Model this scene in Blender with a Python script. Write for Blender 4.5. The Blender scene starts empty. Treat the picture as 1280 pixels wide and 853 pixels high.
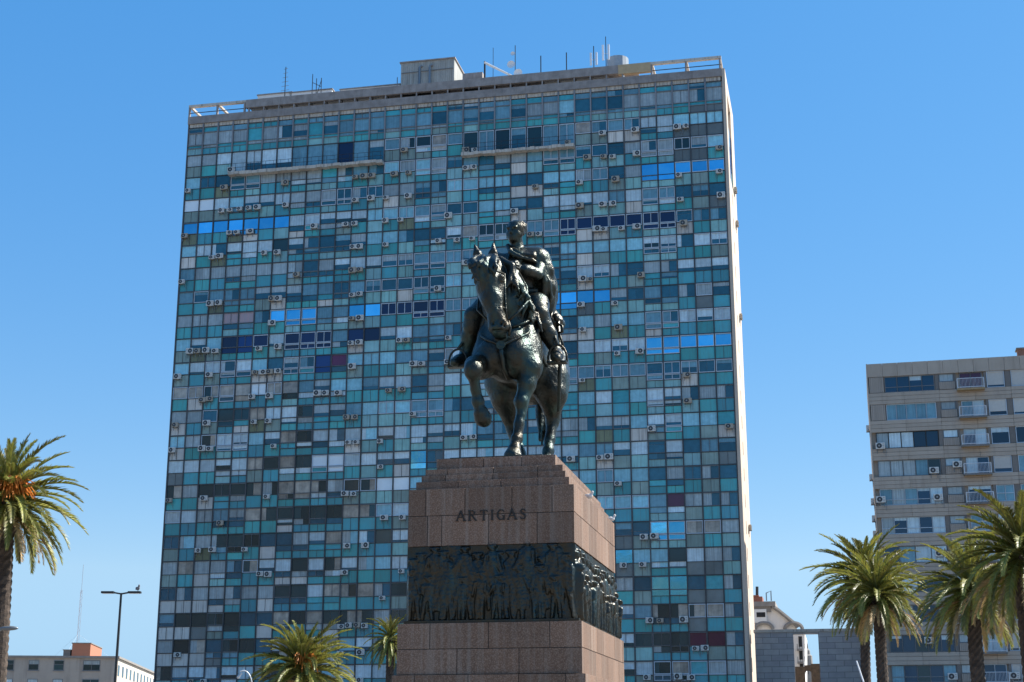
import bpy, bmesh, math, random
import numpy as np
from mathutils import Vector, Matrix
random.seed(7)
C = bpy.context.scene.collection
PI = math.pi
R = math.radians

# ------------------------------------------------------------------ survey of the place
FPX, PITCH, CAMZ = 1854.0, R(15.3), 1.6
PSI = R(12.1)                                   # the square is turned by this against the view
_c, _s = math.cos(PITCH), math.sin(PITCH)


def ray(x, y):
    a = (x - 640) / FPX
    b = (426.5 - y) / FPX
    return np.array([a, _c - b * _s, _s + b * _c])


def axes(psi):
    return (np.array([math.cos(psi), -math.sin(psi), 0]), np.array([math.sin(psi), math.cos(psi), 0]))


U_, V_ = axes(PSI)


def on_plane(x, y, V, psi=PSI):
    """World point seen at (x, y) on the plane at depth V of a frame turned by psi."""
    u, v = axes(psi)
    d = ray(x, y)
    p = d * V / (d @ v)
    return np.array([p[0], p[1], p[2] + CAMZ])


def at(x, y, Y):
    d = ray(x, y)
    p = d * Y / d[1]
    return np.array([p[0], p[1], p[2] + CAMZ])


def W(u, v, z, psi=PSI):
    a, b = axes(psi)
    p = a * u + b * v
    return (p[0], p[1], z)


def to_loc(P, psi=PSI):
    a, b = axes(psi)
    return (float(P @ a), float(P @ b), float(P[2]))


# ------------------------------------------------------------------ object helpers
def tag(o, label=None, cat=None, group=None, kind=None):
    if label: o['label'] = label
    if cat: o['category'] = cat
    if group: o['group'] = group
    if kind: o['kind'] = kind
    return o


def empty(name, loc, rz=0.0):
    o = bpy.data.objects.new(name, None)
    o.location = loc
    o.rotation_euler = (0, 0, rz)
    C.objects.link(o)
    return o


class MB:
    def __init__(self):
        self.v, self.f, self.m, self.t = [], [], [], []

    def face(self, pts, m=0, t=None):
        n = len(self.v)
        self.v += [tuple(p) for p in pts]
        self.f.append(tuple(range(n, n + len(pts))))
        self.m.append(m)
        self.t.append(random.random() if t is None else t)

    def box(self, x0, x1, y0, y1, z0, z1, m=0, t=None):
        t = random.random() if t is None else t
        n = len(self.v)
        self.v += [(x0, y0, z0), (x1, y0, z0), (x1, y1, z0), (x0, y1, z0), (x0, y0, z1), (x1, y0, z1), (x1, y1, z1), (x0, y1, z1)]
        for q in ((0, 3, 2, 1), (4, 5, 6, 7), (0, 1, 5, 4), (1, 2, 6, 5), (2, 3, 7, 6), (3, 0, 4, 7)):
            self.f.append(tuple(n + i for i in q))
            self.m.append(m)
            self.t.append(t)

    def tube(self, pts, r, n=6, m=0, t=None, cap=True):
        t = random.random() if t is None else t
        pts = [Vector(p) for p in pts]
        rs = r if isinstance(r, (list, tuple)) else [r] * len(pts)
        base = len(self.v)
        prev = None
        for i, p in enumerate(pts):
            d = (pts[min(i + 1, len(pts) - 1)] - pts[max(i - 1, 0)])
            d = d.normalized() if d.length > 1e-9 else Vector((0, 0, 1))
            if prev is None:
                a = d.cross(Vector((0, 0, 1)))
                if a.length < .05: a = d.cross(Vector((1, 0, 0)))
            else:
                a = prev - d * prev.dot(d)
            a.normalize()
            prev = a
            b = d.cross(a)
            for k in range(n):
                q = 2 * PI * k / n
                self.v.append(tuple(p + (a * math.cos(q) + b * math.sin(q)) * rs[i]))
        for i in range(len(pts) - 1):
            for k in range(n):
                k2 = (k + 1) % n
                self.f.append((base + i * n + k, base + (i + 1) * n + k, base + (i + 1) * n + k2, base + i * n + k2))
                self.m.append(m)
                self.t.append(t)
        if cap:
            self.f.append(tuple(base + k for k in range(n)))
            self.f.append(tuple(base + (len(pts) - 1) * n + k for k in reversed(range(n))))
            self.m += [m, m]
            self.t += [t, t]

    def build(self, name, mats, parent=None, smooth=False, bevel=0.0, loc=None):
        me = bpy.data.meshes.new(name)
        me.from_pydata(self.v, [], self.f)
        if not isinstance(mats, (list, tuple)): mats = [mats]
        for m in mats: me.materials.append(m)
        if self.f:
            me.polygons.foreach_set('material_index', self.m)
            at_ = me.attributes.new('tint', 'FLOAT', 'FACE')
            at_.data.foreach_set('value', self.t)
            if smooth: me.polygons.foreach_set('use_smooth', [True] * len(self.f))
        me.update()
        o = bpy.data.objects.new(name, me)
        C.objects.link(o)
        if parent: o.parent = parent
        if loc is not None: o.location = loc
        if bevel:
            b = o.modifiers.new('Bevel', 'BEVEL')
            b.width = bevel
            b.segments = 2
            b.limit_method = 'ANGLE'
        return o


# ------------------------------------------------------------------ materials
def mat(name, col, rough=.7, metal=0., spec=.5, var=.25, noise=0., nscale=3., col2=None, stripes=None, streak=None,
        bump=0., bscale=20., speck=None, coat=0., hue=0., trans=0.):
    """Principled material; `tint` (per face) varies its value, noise and stripes mottle the base colour."""
    m = bpy.data.materials.new(name)
    m.use_nodes = True
    nt = m.node_tree
    N, L = nt.nodes, nt.links
    bs = N['Principled BSDF']
    bs.inputs['Roughness'].default_value = rough
    bs.inputs['Metallic'].default_value = metal
    bs.inputs['Specular IOR Level'].default_value = spec
    bs.inputs['Coat Weight'].default_value = coat
    bs.inputs['Coat Roughness'].default_value = .06
    tc = N.new('ShaderNodeTexCoord')
    rgb = N.new('ShaderNodeRGB')
    rgb.outputs[0].default_value = (*col, 1)
    cur = rgb.outputs[0]

    def mixc(a, b_col, fac, blend='MIX'):
        x = N.new('ShaderNodeMix')
        x.data_type = 'RGBA'
        x.blend_type = blend
        x.clamp_factor = True
        L.new(fac, x.inputs[0])
        L.new(a, x.inputs[6])
        if isinstance(b_col, tuple): x.inputs[7].default_value = (*b_col, 1)
        else: L.new(b_col, x.inputs[7])
        return x.outputs[2]

    def ntex(scale, detail=4, vec=None, rough_=.6):
        n = N.new('ShaderNodeTexNoise')
        n.inputs['Scale'].default_value = scale
        n.inputs['Detail'].default_value = detail
        n.inputs['Roughness'].default_value = rough_
        L.new(vec if vec is not None else tc.outputs['Object'], n.inputs['Vector'])
        return n.outputs['Fac']

    def ramp(src, a, b):
        x = N.new('ShaderNodeMapRange')
        x.inputs[1].default_value = a
        x.inputs[2].default_value = b
        L.new(src, x.inputs[0])
        return x.outputs[0]

    def mapped(sc):
        x = N.new('ShaderNodeMapping')
        x.inputs['Scale'].default_value = sc
        L.new(tc.outputs['Object'], x.inputs['Vector'])
        return x.outputs[0]
    if noise:
        c2 = col2 or tuple(c * .5 for c in col)
        f = ramp(ntex(nscale), .35, .7)
        mu = N.new('ShaderNodeMath')
        mu.operation = 'MULTIPLY'
        mu.inputs[1].default_value = noise
        L.new(f, mu.inputs[0])
        cur = mixc(cur, c2, mu.outputs[0])
    if speck:
        f = ramp(ntex(speck[0], 2), .45, .62)
        mu = N.new('ShaderNodeMath')
        mu.operation = 'MULTIPLY'
        mu.inputs[1].default_value = speck[1]
        L.new(f, mu.inputs[0])
        cur = mixc(cur, speck[2], mu.outputs[0])
    if stripes:       # curtain folds: irregular, along local x
        f = ramp(ntex(1.0, 3, mapped((stripes[0], .01, .15))), .4, .65)
        mu = N.new('ShaderNodeMath')
        mu.operation = 'MULTIPLY'
        mu.inputs[1].default_value = stripes[1]
        L.new(f, mu.inputs[0])
        cur = mixc(cur, stripes[2] if len(stripes) > 2 else tuple(c * .45 for c in col), mu.outputs[0])
    if streak:        # run-off stains, long in z
        lo_ = streak[4] if len(streak) > 4 else .52
        f = ramp(ntex(1.0, 4, mapped((streak[0], streak[0], streak[3] if len(streak) > 3 else .25))), lo_, lo_ + .2)
        mu = N.new('ShaderNodeMath')
        mu.operation = 'MULTIPLY'
        mu.inputs[1].default_value = streak[1]
        L.new(f, mu.inputs[0])
        cur = mixc(cur, streak[2], mu.outputs[0])
    if var or hue:
        a = N.new('ShaderNodeAttribute')
        a.attribute_name = 'tint'
        hs = N.new('ShaderNodeHueSaturation')
        r_ = N.new('ShaderNodeMapRange')
        r_.inputs[3].default_value = 1 - var
        r_.inputs[4].default_value = 1 + var
        L.new(a.outputs['Fac'], r_.inputs[0])
        L.new(r_.outputs[0], hs.inputs['Value'])
        if hue:
            r2 = N.new('ShaderNodeMapRange')
            r2.inputs[3].default_value = .5 - hue
            r2.inputs[4].default_value = .5 + hue
            mm = N.new('ShaderNodeMath')
            mm.operation = 'FRACT'
            m7 = N.new('ShaderNodeMath')
            m7.operation = 'MULTIPLY'
            m7.inputs[1].default_value = 7.3
            L.new(a.outputs['Fac'], m7.inputs[0])
            L.new(m7.outputs[0], mm.inputs[0])
            L.new(mm.outputs[0], r2.inputs[0])
            L.new(r2.outputs[0], hs.inputs['Hue'])
        L.new(cur, hs.inputs['Color'])
        cur = hs.outputs['Color']
    L.new(cur, bs.inputs['Base Color'])
    if bump:
        b = N.new('ShaderNodeBump')
        b.inputs['Strength'].default_value = bump
        b.inputs['Distance'].default_value = .05
        L.new(ntex(bscale, 5), b.inputs['Height'])
        L.new(b.outputs[0], bs.inputs['Normal'])
    if trans:
        tr = N.new('ShaderNodeBsdfTranslucent')
        L.new(cur, tr.inputs['Color'])
        mx = N.new('ShaderNodeMixShader')
        mx.inputs[0].default_value = trans
        L.new(bs.outputs[0], mx.inputs[1])
        L.new(tr.outputs[0], mx.inputs[2])
        L.new(mx.outputs[0], N['Material Output'].inputs['Surface'])
    return m


M = {}
G = dict(rough=.07, spec=.55)           # panes: glass in front of whatever hangs behind it
# what one sees behind/in each pane of the tower
M['w'] = mat('pale_blind_pane', (.6, .76, .82), var=.22, stripes=(7, .45), noise=.5, nscale=1.7, **G)
M['W'] = mat('white_blind_pane', (.78, .88, .93), var=.1, noise=.2, nscale=.8, **G)
M['g'] = mat('grey_curtain_pane', (.4, .48, .5), var=.2, stripes=(9, .65), noise=.5, nscale=1.7, **G)
M['t'] = mat('teal_glass_pane', (.07, .4, .46), var=.22, noise=.5, nscale=1.7, **G)
M['d'] = mat('deep_blue_pane', (.026, .125, .185), var=.28, noise=.5, nscale=1.7, **G)
M['k'] = mat('dark_room_pane', (.016, .05, .06), var=.4, noise=.6, nscale=1.3, col2=(.02, .045, .05), **G)
M['n'] = mat('navy_film_pane', (.005, .016, .07), var=.4, **G)
M['N'] = mat('blue_film_pane', (.008, .045, .2), var=.2, **G)
M['b'] = mat('sky_blue_mirror_pane', (.1, .47, .72), metal=1., rough=.09, spec=.5, var=.34, noise=.7, nscale=.8, col2=(.22, .58, .76), bump=.1, bscale=1.)
M['s'] = mat('slate_blue_pane', (.17, .36, .45), var=.22, noise=.5, nscale=1.7, stripes=(8, .4), **G)
M['l'] = mat('pale_cyan_pane', (.32, .66, .77), var=.2, noise=.5, nscale=1.7, stripes=(8, .35), **G)
M['y'] = mat('beige_curtain_pane', (.46, .42, .36), var=.28, noise=.7, nscale=.9, col2=(.07, .08, .085), stripes=(5, .4), **G)  # tan reflection of sunlit buildings, painted into the pane colour
M['p'] = mat('maroon_curtain_pane', (.1, .018, .06), var=.3, noise=.4, nscale=.7, **G)
M['a'] = mat('pink_curtain_pane', (.4, .27, .27), var=.2, stripes=(10, .6, (.2, .26, .3)), **G)
rust = (.2, .15, .1)
S = dict(rough=.22, spec=.45)
M['T'] = mat('teal_spandrel', (.07, .37, .41), var=.22, hue=.025, noise=.45, nscale=.8, col2=(.1, .27, .27), streak=(6, .45, (.11, .13, .12)), **S)
M['ts'] = mat('pale_spandrel', (.27, .52, .52), var=.2, hue=.02, noise=.4, nscale=.8, streak=(6, .5, (.12, .14, .12)), **S)
M['G'] = mat('grey_spandrel', (.26, .36, .33), var=.2, noise=.4, nscale=.8, streak=(6, .5, (.09, .1, .08)), **S)
M['WW'] = mat('white_spandrel', (.64, .62, .57), rough=.5, var=.18, noise=.25, nscale=1., streak=(6, .6, rust))
M['O'] = mat('mossy_spandrel', (.2, .22, .13), var=.25, noise=.4, nscale=1., streak=(5, .5, (.08, .07, .045)), **S)
M['D'] = mat('dark_spandrel', (.17, .2, .2), var=.25, noise=.5, nscale=.7, streak=(6, .5, (.16, .16, .15)), **S)
M['mull'] = mat('mullion_metal', (.04, .043, .047), rough=.5, var=.3, noise=.5, nscale=2, col2=(.11, .1, .095))
M['mull_top'] = mat('weathered_aluminium', (.2, .2, .21), rough=.45, var=.2)
M['white_frame'] = mat('white_window_frame', (.45, .52, .58), rough=.4, var=.12)
M['grey_frame'] = mat('grey_window_frame', (.16, .17, .18), rough=.4, var=.3)
M['conc'] = mat('weathered_concrete', (.34, .305, .285), rough=.9, var=.08, noise=.55, nscale=1.2, col2=(.13, .115, .11), streak=(2.5, .5, (.17, .15, .14)), bump=.3, bscale=4)
M['louver'] = mat('stained_cream_panel', (.55, .5, .43), rough=.8, var=.1, streak=(4, .85, (.13, .105, .09), .1), noise=.3, nscale=2)
M['render'] = mat('cream_render', (.58, .48, .385), rough=.9, var=.04, noise=.35, nscale=.35, col2=(.42, .35, .29), streak=(1.2, .35, (.4, .33, .27), .05), bump=.1)
M['white_wall'] = mat('white_painted_wall', (.72, .72, .7), rough=.8, var=.08, noise=.3, nscale=1.3, col2=(.5, .48, .45))
M['tan'] = mat('tan_painted_concrete', (.5, .37, .22), rough=.9, var=.1, noise=.4, nscale=1.5)
M['dark'] = mat('dark_recess', (.02, .02, .022), rough=.8, var=.2)
M['steel'] = mat('galvanised_steel', (.2, .22, .24), rough=.45, metal=.6, var=.1)
M['black'] = mat('black_painted_steel', (.018, .018, .02), rough=.5, var=.1)
M['ac'] = mat('ac_casing', (.6, .6, .57), rough=.45, var=.12, noise=.3, nscale=4, col2=(.42, .38, .31))
M['ac_old'] = mat('ac_casing_yellowed', (.45, .39, .3), rough=.5, var=.15, noise=.4, nscale=4, col2=(.28, .22, .16))
M['fan'] = mat('fan_grille', (.03, .035, .04), rough=.5, var=.2)
M['hub'] = mat('fan_hub', (.3, .3, .29), rough=.5)
M['dish'] = mat('dish_paint', (.72, .74, .76), rough=.4)
M['tank'] = mat('fibre_tank', (.3, .36, .42), rough=.5, noise=.3)


# ------------------------------------------------------------------ implicit bodies (tapered limbs melted together)
class Body:
    def __init__(self):
        self.p = []

    def c(self, a, ra, b, rb, k=.12):
        self.p.append(('c', np.array(a, float), ra, np.array(b, float), rb, k))
        return self

    def chain(self, pts, rs, k=.12):
        for i in range(len(pts) - 1): self.c(pts[i], rs[i], pts[i + 1], rs[i + 1], k)
        return self

    def e(self, c, r, k=.12, rot=None):
        self.p.append(('e', np.array(c, float), np.array(r, float), rot, k))
        return self

    def cut(self, c, r, k=.05):
        self.p.append(('s', np.array(c, float), np.array(r, float), None, k))
        return self

    def mesh(self, name, m, res=.04, parent=None, warp=None, loc=(0, 0, 0)):
        lo = np.array([1e9] * 3)
        hi = -lo
        for q in self.p:
            if q[0] == 'c':
                for P, r in ((q[1], q[2]), (q[3], q[4])):
                    lo = np.minimum(lo, P - r)
                    hi = np.maximum(hi, P + r)
            elif q[0] == 'e':
                r = q[2].max()
                lo = np.minimum(lo, q[1] - r)
                hi = np.maximum(hi, q[1] + r)
        lo -= .12 + 2 * res
        hi += .12 + 2 * res
        n = np.ceil((hi - lo) / res).astype(int) + 1
        ax = [lo[i] + res * np.arange(n[i]) for i in range(3)]
        F = np.full(n, 1.0, np.float32)
        for q in self.p:
            k = q[-1]
            if q[0] == 'c':
                rr = max(q[2], q[4]) + k + 2 * res
                a = np.minimum(q[1], q[3]) - rr
                b = np.maximum(q[1], q[3]) + rr
            else:
                rr = q[2].max() + k + 2 * res
                a, b = q[1] - rr, q[1] + rr
            i0 = np.maximum(((a - lo) / res).astype(int), 0)
            i1 = np.minimum(((b - lo) / res).astype(int) + 2, n)
            if (i1 <= i0).any(): continue
            sl = tuple(slice(i0[j], i1[j]) for j in range(3))
            X, Y, Z = np.meshgrid(*[ax[j][sl[j]] for j in range(3)], indexing='ij')
            P = np.stack([X, Y, Z], -1)
            if q[0] == 'c':
                ba = q[3] - q[1]
                h = np.clip(((P - q[1]) @ ba) / max(ba @ ba, 1e-9), 0, 1)
                d = np.linalg.norm(P - q[1] - h[..., None] * ba, axis=-1) - (q[2] + h * (q[4] - q[2]))
            else:
                D = P - q[1]
                if q[3] is not None: D = D @ np.array(q[3])
                k0 = np.linalg.norm(D / q[2], axis=-1)
                k1 = np.linalg.norm(D / q[2] ** 2, axis=-1) + 1e-9
                d = k0 * (k0 - 1) / k1
            f = F[sl]
            if q[0] == 's':
                h = np.clip(.5 - .5 * (f + d) / k, 0, 1)
                F[sl] = f * (1 - h) + (-d) * h + k * h * (1 - h)
            else:
                h = np.clip(.5 + .5 * (f - d) / k, 0, 1)
                F[sl] = f * (1 - h) + d * h - k * h * (1 - h)
        if warp is not None:
            X, Y, Z = np.meshgrid(*ax, indexing='ij')
            F = F + warp(X, Y, Z)
        ins = F < 0
        nx, ny, nz = (n - 1)
        corners = [(i, j, k) for i in (0, 1) for j in (0, 1) for k in (0, 1)]

        def cn(A, c): return A[c[0]:c[0] + nx, c[1]:c[1] + ny, c[2]:c[2] + nz]
        cnt = sum(cn(ins, c).astype(np.int8) for c in corners)
        act = (cnt > 0) & (cnt < 8)
        idx = np.full(act.shape, -1, np.int64)
        cells = np.argwhere(act)
        idx[act] = np.arange(len(cells))
        acc = np.zeros((len(cells), 3))
        w = np.zeros(len(cells))
        vals = {c: F[cells[:, 0] + c[0], cells[:, 1] + c[1], cells[:, 2] + c[2]] for c in corners}
        for c in corners:
            for axi in range(3):
                if c[axi] == 0:
                    c2 = list(c)
                    c2[axi] = 1
                    c2 = tuple(c2)
                    fa, fb = vals[c], vals[c2]
                    cross = (fa < 0) != (fb < 0)
                    t = np.where(cross, fa / np.where(fa == fb, 1, fa - fb), 0)
                    p = np.array(c, float)[None, :].repeat(len(cells), 0)
                    p[:, axi] += t
                    acc[cross] += p[cross]
                    w[cross] += 1
        V = lo + res * (cells + acc / w[:, None])
        faces = []
        for axi in range(3):
            o1, o2 = [(1, 2), (2, 0), (0, 1)][axi]
            sA = [slice(None)] * 3
            sB = [slice(None)] * 3
            sA[axi] = slice(0, -1)
            sB[axi] = slice(1, None)
            ch = ins[tuple(sA)] != ins[tuple(sB)]
            E = np.argwhere(ch)
            ok = (E[:, o1] > 0) & (E[:, o2] > 0) & (E[:, o1] < n[o1] - 1) & (E[:, o2] < n[o2] - 1)
            E = E[ok]
            first = ins[tuple(sA)][E[:, 0], E[:, 1], E[:, 2]]
            q = []
            for d1, d2 in ((1, 1), (0, 1), (0, 0), (1, 0)):
                cc = E.copy()
                cc[:, o1] -= d1
                cc[:, o2] -= d2
                q.append(idx[cc[:, 0], cc[:, 1], cc[:, 2]])
            q = np.stack(q, 1)
            q[~first] = q[~first][:, ::-1]
            faces.append(q)
        Fq = np.concatenate(faces)
        me = bpy.data.meshes.new(name)
        me.from_pydata(V.tolist(), [], Fq.tolist())
        me.materials.append(m)
        me.polygons.foreach_set('use_smooth', [True] * len(me.polygons))
        me.update()
        o = bpy.data.objects.new(name, me)
        C.objects.link(o)
        o.location = loc
        if parent: o.parent = parent
        return o


# ------------------------------------------------------------------ THE TOWER
TU, TV = -76.6, 161.88
CW, FH, Z0 = 1.974, 3.0, 73.48                 # module width, storey height, level of the first floor line
NC = 34
tower = empty('office_tower', W(TU, TV, 0), -PSI)
tag(tower, 'tall slab tower with a patchwork facade of blue and teal glass panels behind the statue', 'tower')


def cx(c): return CW * c + .3 * math.sin(PI * c / NC)


UP = {0: "ggggtgwstsssssssdsssssggldddgggggg",
      1: "ggwwwwwsssnssskkyskskskssyssswwlll",
      2: "lddssggggtgsslglgdsdggssssddgggksl",
      3: "WWwlwwwgggdgdggssllllddllgsdgbbbbb",
      4: "bbbbbbbwwwwwlllssddllsdwwwwswssddd",
      5: "lwwwwwkwwdssllsddwykkkssnnnnnnndss",
      6: "sgggggggdgwwwssssssssssslllllwwwww",
      7: "ssssssssssdssddddlltsssddwwgdggwww",
      8: "gggaasbbbssbbnnnnssssssbbbbsdsdggs",
      9: "lwlnNnwnnnsnnwwssssssssddlgllsswww",
      10: "lwwwwldssNplllssswwssssddwwwwbbbbb",
      11: "yyyyyWyyssllswwdgwllllsssssssddddd",
      12: "ggdkkywwyssslllsssdssssdtlwtlwwggg",
      13: "lwkwwlwkkwwwwwwwwwwssgsgggsslwwllt",
      14: "wwwwwykyyWWwwwwbdwwwwwwwwsswwdwdss",
      15: "kgkkkkkkykgkyWWlwwwwwwwwwlslldgdgd",
      16: "gwgssyykkyyyylwwwwwwwwwwwwlllspggg",
      17: "dwgkkkddgwywwkwwwwwwwwwwwwwddbbyyg",
      18: "gkggskwwkwywwlwwwwwwwwwwwwwbllkwgg",
      19: "dggggggkkwyyygkkkkkkkkkkkkkgdbbdtg",
      20: "skkkkddkkyykkgkkkkkkkkkkkkkwsyyyyg",
      21: "gkkdkkdkkyylwwkkkkkkkkkkkkkwykkppw",
      22: "kwwwwwkkkylwwwkkkkkkkkkkkkkwwkktgg",
      23: "kgkkwkgkkkkwkkgkkkkkkkkkkkkkgkkkkg"}
LO = {0: "tTTTTTTTttTTTtTTGTtTTTTTTTttttTTDD",
      1: "GTt==========GGgTT=======GGWWTTDDD",
      2: "TTOTtTTTttTTtTtTTttTTWtTtTttTTtDDT",
      3: "GGGTTtTTTtTTtWGTttTTtWWtTTTGttttgT",
      4: "OTTOWTtWTTGTtTOTtttTTWtTTGttWtTTGD",
      5: "WTOTTTtTTttTTTtTtTTTTTTTTWWtTttWTt",
      6: "TTTTTTTGTTTTtTtTTttTTtTTTWGTTttTTG",
      7: "TTOTTGWTTWtTttWTTttTTtTTTWTTGTTTTT",
      8: "TTTtTTTtTttGtTTTttTTTtTTTDTttttTDT",
      9: "GOGTTTtTTTTWttTtTTTTTtTtWWTOTWTTTT",
      10: "GTGTTWWTTTTGTTttTGtTTtTTTTGTTTTTTT",
      11: "TWTTTTTtTTTTTTTTTTttTtTTtOTGGttWTT",
      12: "WTGTWOGTTTTTtttTTtTTTTTTTTtTTtTtTT",
      13: "WTTtTTTTTTTWtTttTttTTTTTTTOTWGTTGW",
      14: "DTTtTGTtTTTTtTWTTTTTTTTTTtWGttttGD",
      15: "TTWTTTTTTTTGttGTTTTTTTTTTTGTGTTTGT",
      16: "TTTTTTTWTTTTTTGTTTTTTTTTTTTTTttGTT",
      17: "GTOTTTWTTTTTTTtTTTTTTTTTTTTDGttGTt",
      18: "GTWtTTTWWTTTTTTTTTTTTTTTTTTDGTTDDt",
      19: "WWWWTTWTTTTTTTGTTTTTTTTTTTTTGTTDDT",
      20: "WWDGTTWTTTWTTTTTTTTTTTTTTTTTTTTDTT",
      21: "WWWDTTTTTTWTTTTTTTTTTTTTTTTttTTTGt",
      22: "tTTTTTTTTTTTTTTTTTTTTTTTTTTTGDDTTT",
      23: "TTTWTTTTTTTWTTTTTTTTTTTTTTTTGTTTTT"}
THREE = {3, 4, 7, 8, 9, 10, 15, 16, 19, 20, 23, 24, 29, 30}


def span(s):
    out = set()
    for q in s.split():
        if '-' in q:
            a, b = q.split('-')
            out |= set(range(int(a), int(b) + 1))
        else: out.add(int(q))
    return out


FR = {1: span('13-28'), 2: span('3-5 13-16 23-26 29-33'), 3: span('9-12 17 18 25 26 31-33'), 4: span('8 13-18 29 30'),
      5: span('17-31'), 6: span('13-18 29 30 32 33'), 7: span('1 12-17 25 26'), 8: span('6-8 13-18 32'),
      9: span('5 7-9 14 29-33'), 10: span('2-4 7 8 17 18 26-33'), 11: span('0-3 6 24-33'), 12: span('2 13-16 29'),
      13: span('2-4 30'), 14: span('9-11'), 15: span('11 12 26'), 16: span('0 13 14 26-28'), 17: span('29-32'),
      18: span('5'), 20: span('31 32'), 22: span('29-32')}
LETTER = {'t': 'ts', 'W': 'WW', 'g': 'G', 'l': 'ts', '=': 'T'}
LAST = 23
PANES = "wWgtdknNbslypa"
PIX = {ch: i for i, ch in enumerate(PANES)}
pane_mats = [M[ch] for ch in PANES]
SP = ['T', 'ts', 'G', 'WW', 'O', 'D']
rt = random.Random(3)


def pane(mb, x0, x1, z0, z1, ch, y=.06, m=None):
    """A pane hung a hair out of true, as old glazing is."""
    a, b = rt.uniform(-.012, .012), rt.uniform(-.008, .008)
    mb.face([(x0, y - a - b, z0), (x1, y + a - b, z0), (x1, y + a + b, z1), (x0, y - a + b, z1)], PIX[ch] if m is None else m, rt.random())


def panes(mb, x0, x1, z0, z1, ch):
    """The glass of one opening, with its blind half down or its curtain half drawn."""
    q = rt.random()
    if ch == 'w' and q < .38:
        h = z0 + (z1 - z0) * rt.choice((.2, .3, .35, .45))
        pane(mb, x0, x1, h, z1, 'w')
        pane(mb, x0, x1, z0, h - .02, rt.choice('ddk'))
    elif ch == 'w' and q < .6:
        h = x0 + (x1 - x0) * rt.choice((.25, .5, .75))
        pane(mb, x0, h, z0, z1, rt.choice('wwg'))
        pane(mb, h + .02, x1, z0, z1, rt.choice('wld'))
    elif ch in 'yk' and q < .45:  # beige halves here are painted reflection beside dark glass
        h = x0 + (x1 - x0) * rt.choice((.3, .45, .6))
        pane(mb, x0, h, z0, z1, rt.choice('yk' if ch == 'y' else 'kkyg'))
        pane(mb, h + .02, x1, z0, z1, rt.choice('yk'))
    elif ch in 'sd' and q < .3:
        h = z0 + (z1 - z0) * rt.choice((.3, .5, .7))
        pane(mb, x0, x1, h, z1, rt.choice('sg' if ch == 's' else 'sd'))
        pane(mb, x0, x1, z0, h - .02, 'd')
    elif ch in 'sdg' and q < .45:
        h = x0 + (x1 - x0) * .5
        pane(mb, x0, h, z0, z1, ch)
        pane(mb, h + .02, x1, z0, z1, rt.choice(ch + 'd'))
    else:
        pane(mb, x0, x1, z0, z1, ch)


def frame(mb, x0, x1, z0, z1, w, bars, m=0, y0=-.05, y1=.05):
    mb.box(x0, x1, y0, y1, z1 - w, z1, m)
    mb.box(x0, x1, y0, y1, z0, z0 + w, m)
    mb.box(x0, x0 + w, y0, y1, z0 + w, z1 - w, m)
    mb.box(x1 - w, x1, y0, y1, z0 + w, z1 - w, m)
    for b in bars:
        xb = x0 + (x1 - x0) * b
        mb.box(xb - w * .4, xb + w * .4, y0 + .01, y1, z0 + w, z1 - w, m)


cells = []
for i in range(0, LAST + 1):
    zb = Z0 - FH * i
    zt = zb + (FH if i else 3.75)
    for c in range(NC):
        x0, x1 = cx(c) + .05, cx(c + 1) - .05
        u, l = UP[i][c], LO[i][c]
        if i == 0: parts = [(zt - .72, zt - .06, rt.choice('sst'), 'win'), (zb + 1.35, zt - .78, u, 'win'), (zb + .92, zb + 1.3, rt.choice('gst'), 'win'), (zb + .06, zb + .88, l, 'sp')]
        elif l == '=': parts = [(zb + .06, zt - .06, u, 'win')]
        elif c in THREE:
            sub = u if (u in 'bnN' or rt.random() < .3) else rt.choice('dddgwst')
            parts = [(zb + 1.58, zt - .06, u, 'win'), (zb + .9, zb + 1.53, sub, 'sub'), (zb + .06, zb + .84, l, 'sp')]
        else: parts = [(zb + 1.5, zt - .06, u, 'win'), (zb + .06, zb + 1.43, l, 'sp')]
        cells.append((i, c, x0, x1, zb, zt, parts))

# the hundred windows that show largest become parts of their own: the white-framed ones and the biggest others
cand = []
for cell in cells:
    i, c = cell[0], cell[1]
    hidden = (18 <= c <= 22 and 5 <= i <= 13) or (14 <= c <= 26 and i >= 14)
    if hidden or i > 22 or i == 0: continue
    sc = (2 if c in FR.get(i, ()) else 0) + .02 * i + .012 * c + (.3 if c in THREE else 0)
    cand.append((sc, i, c))
cand.sort(reverse=True)
own = {(i, c) for _, i, c in cand[:100]}

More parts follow.
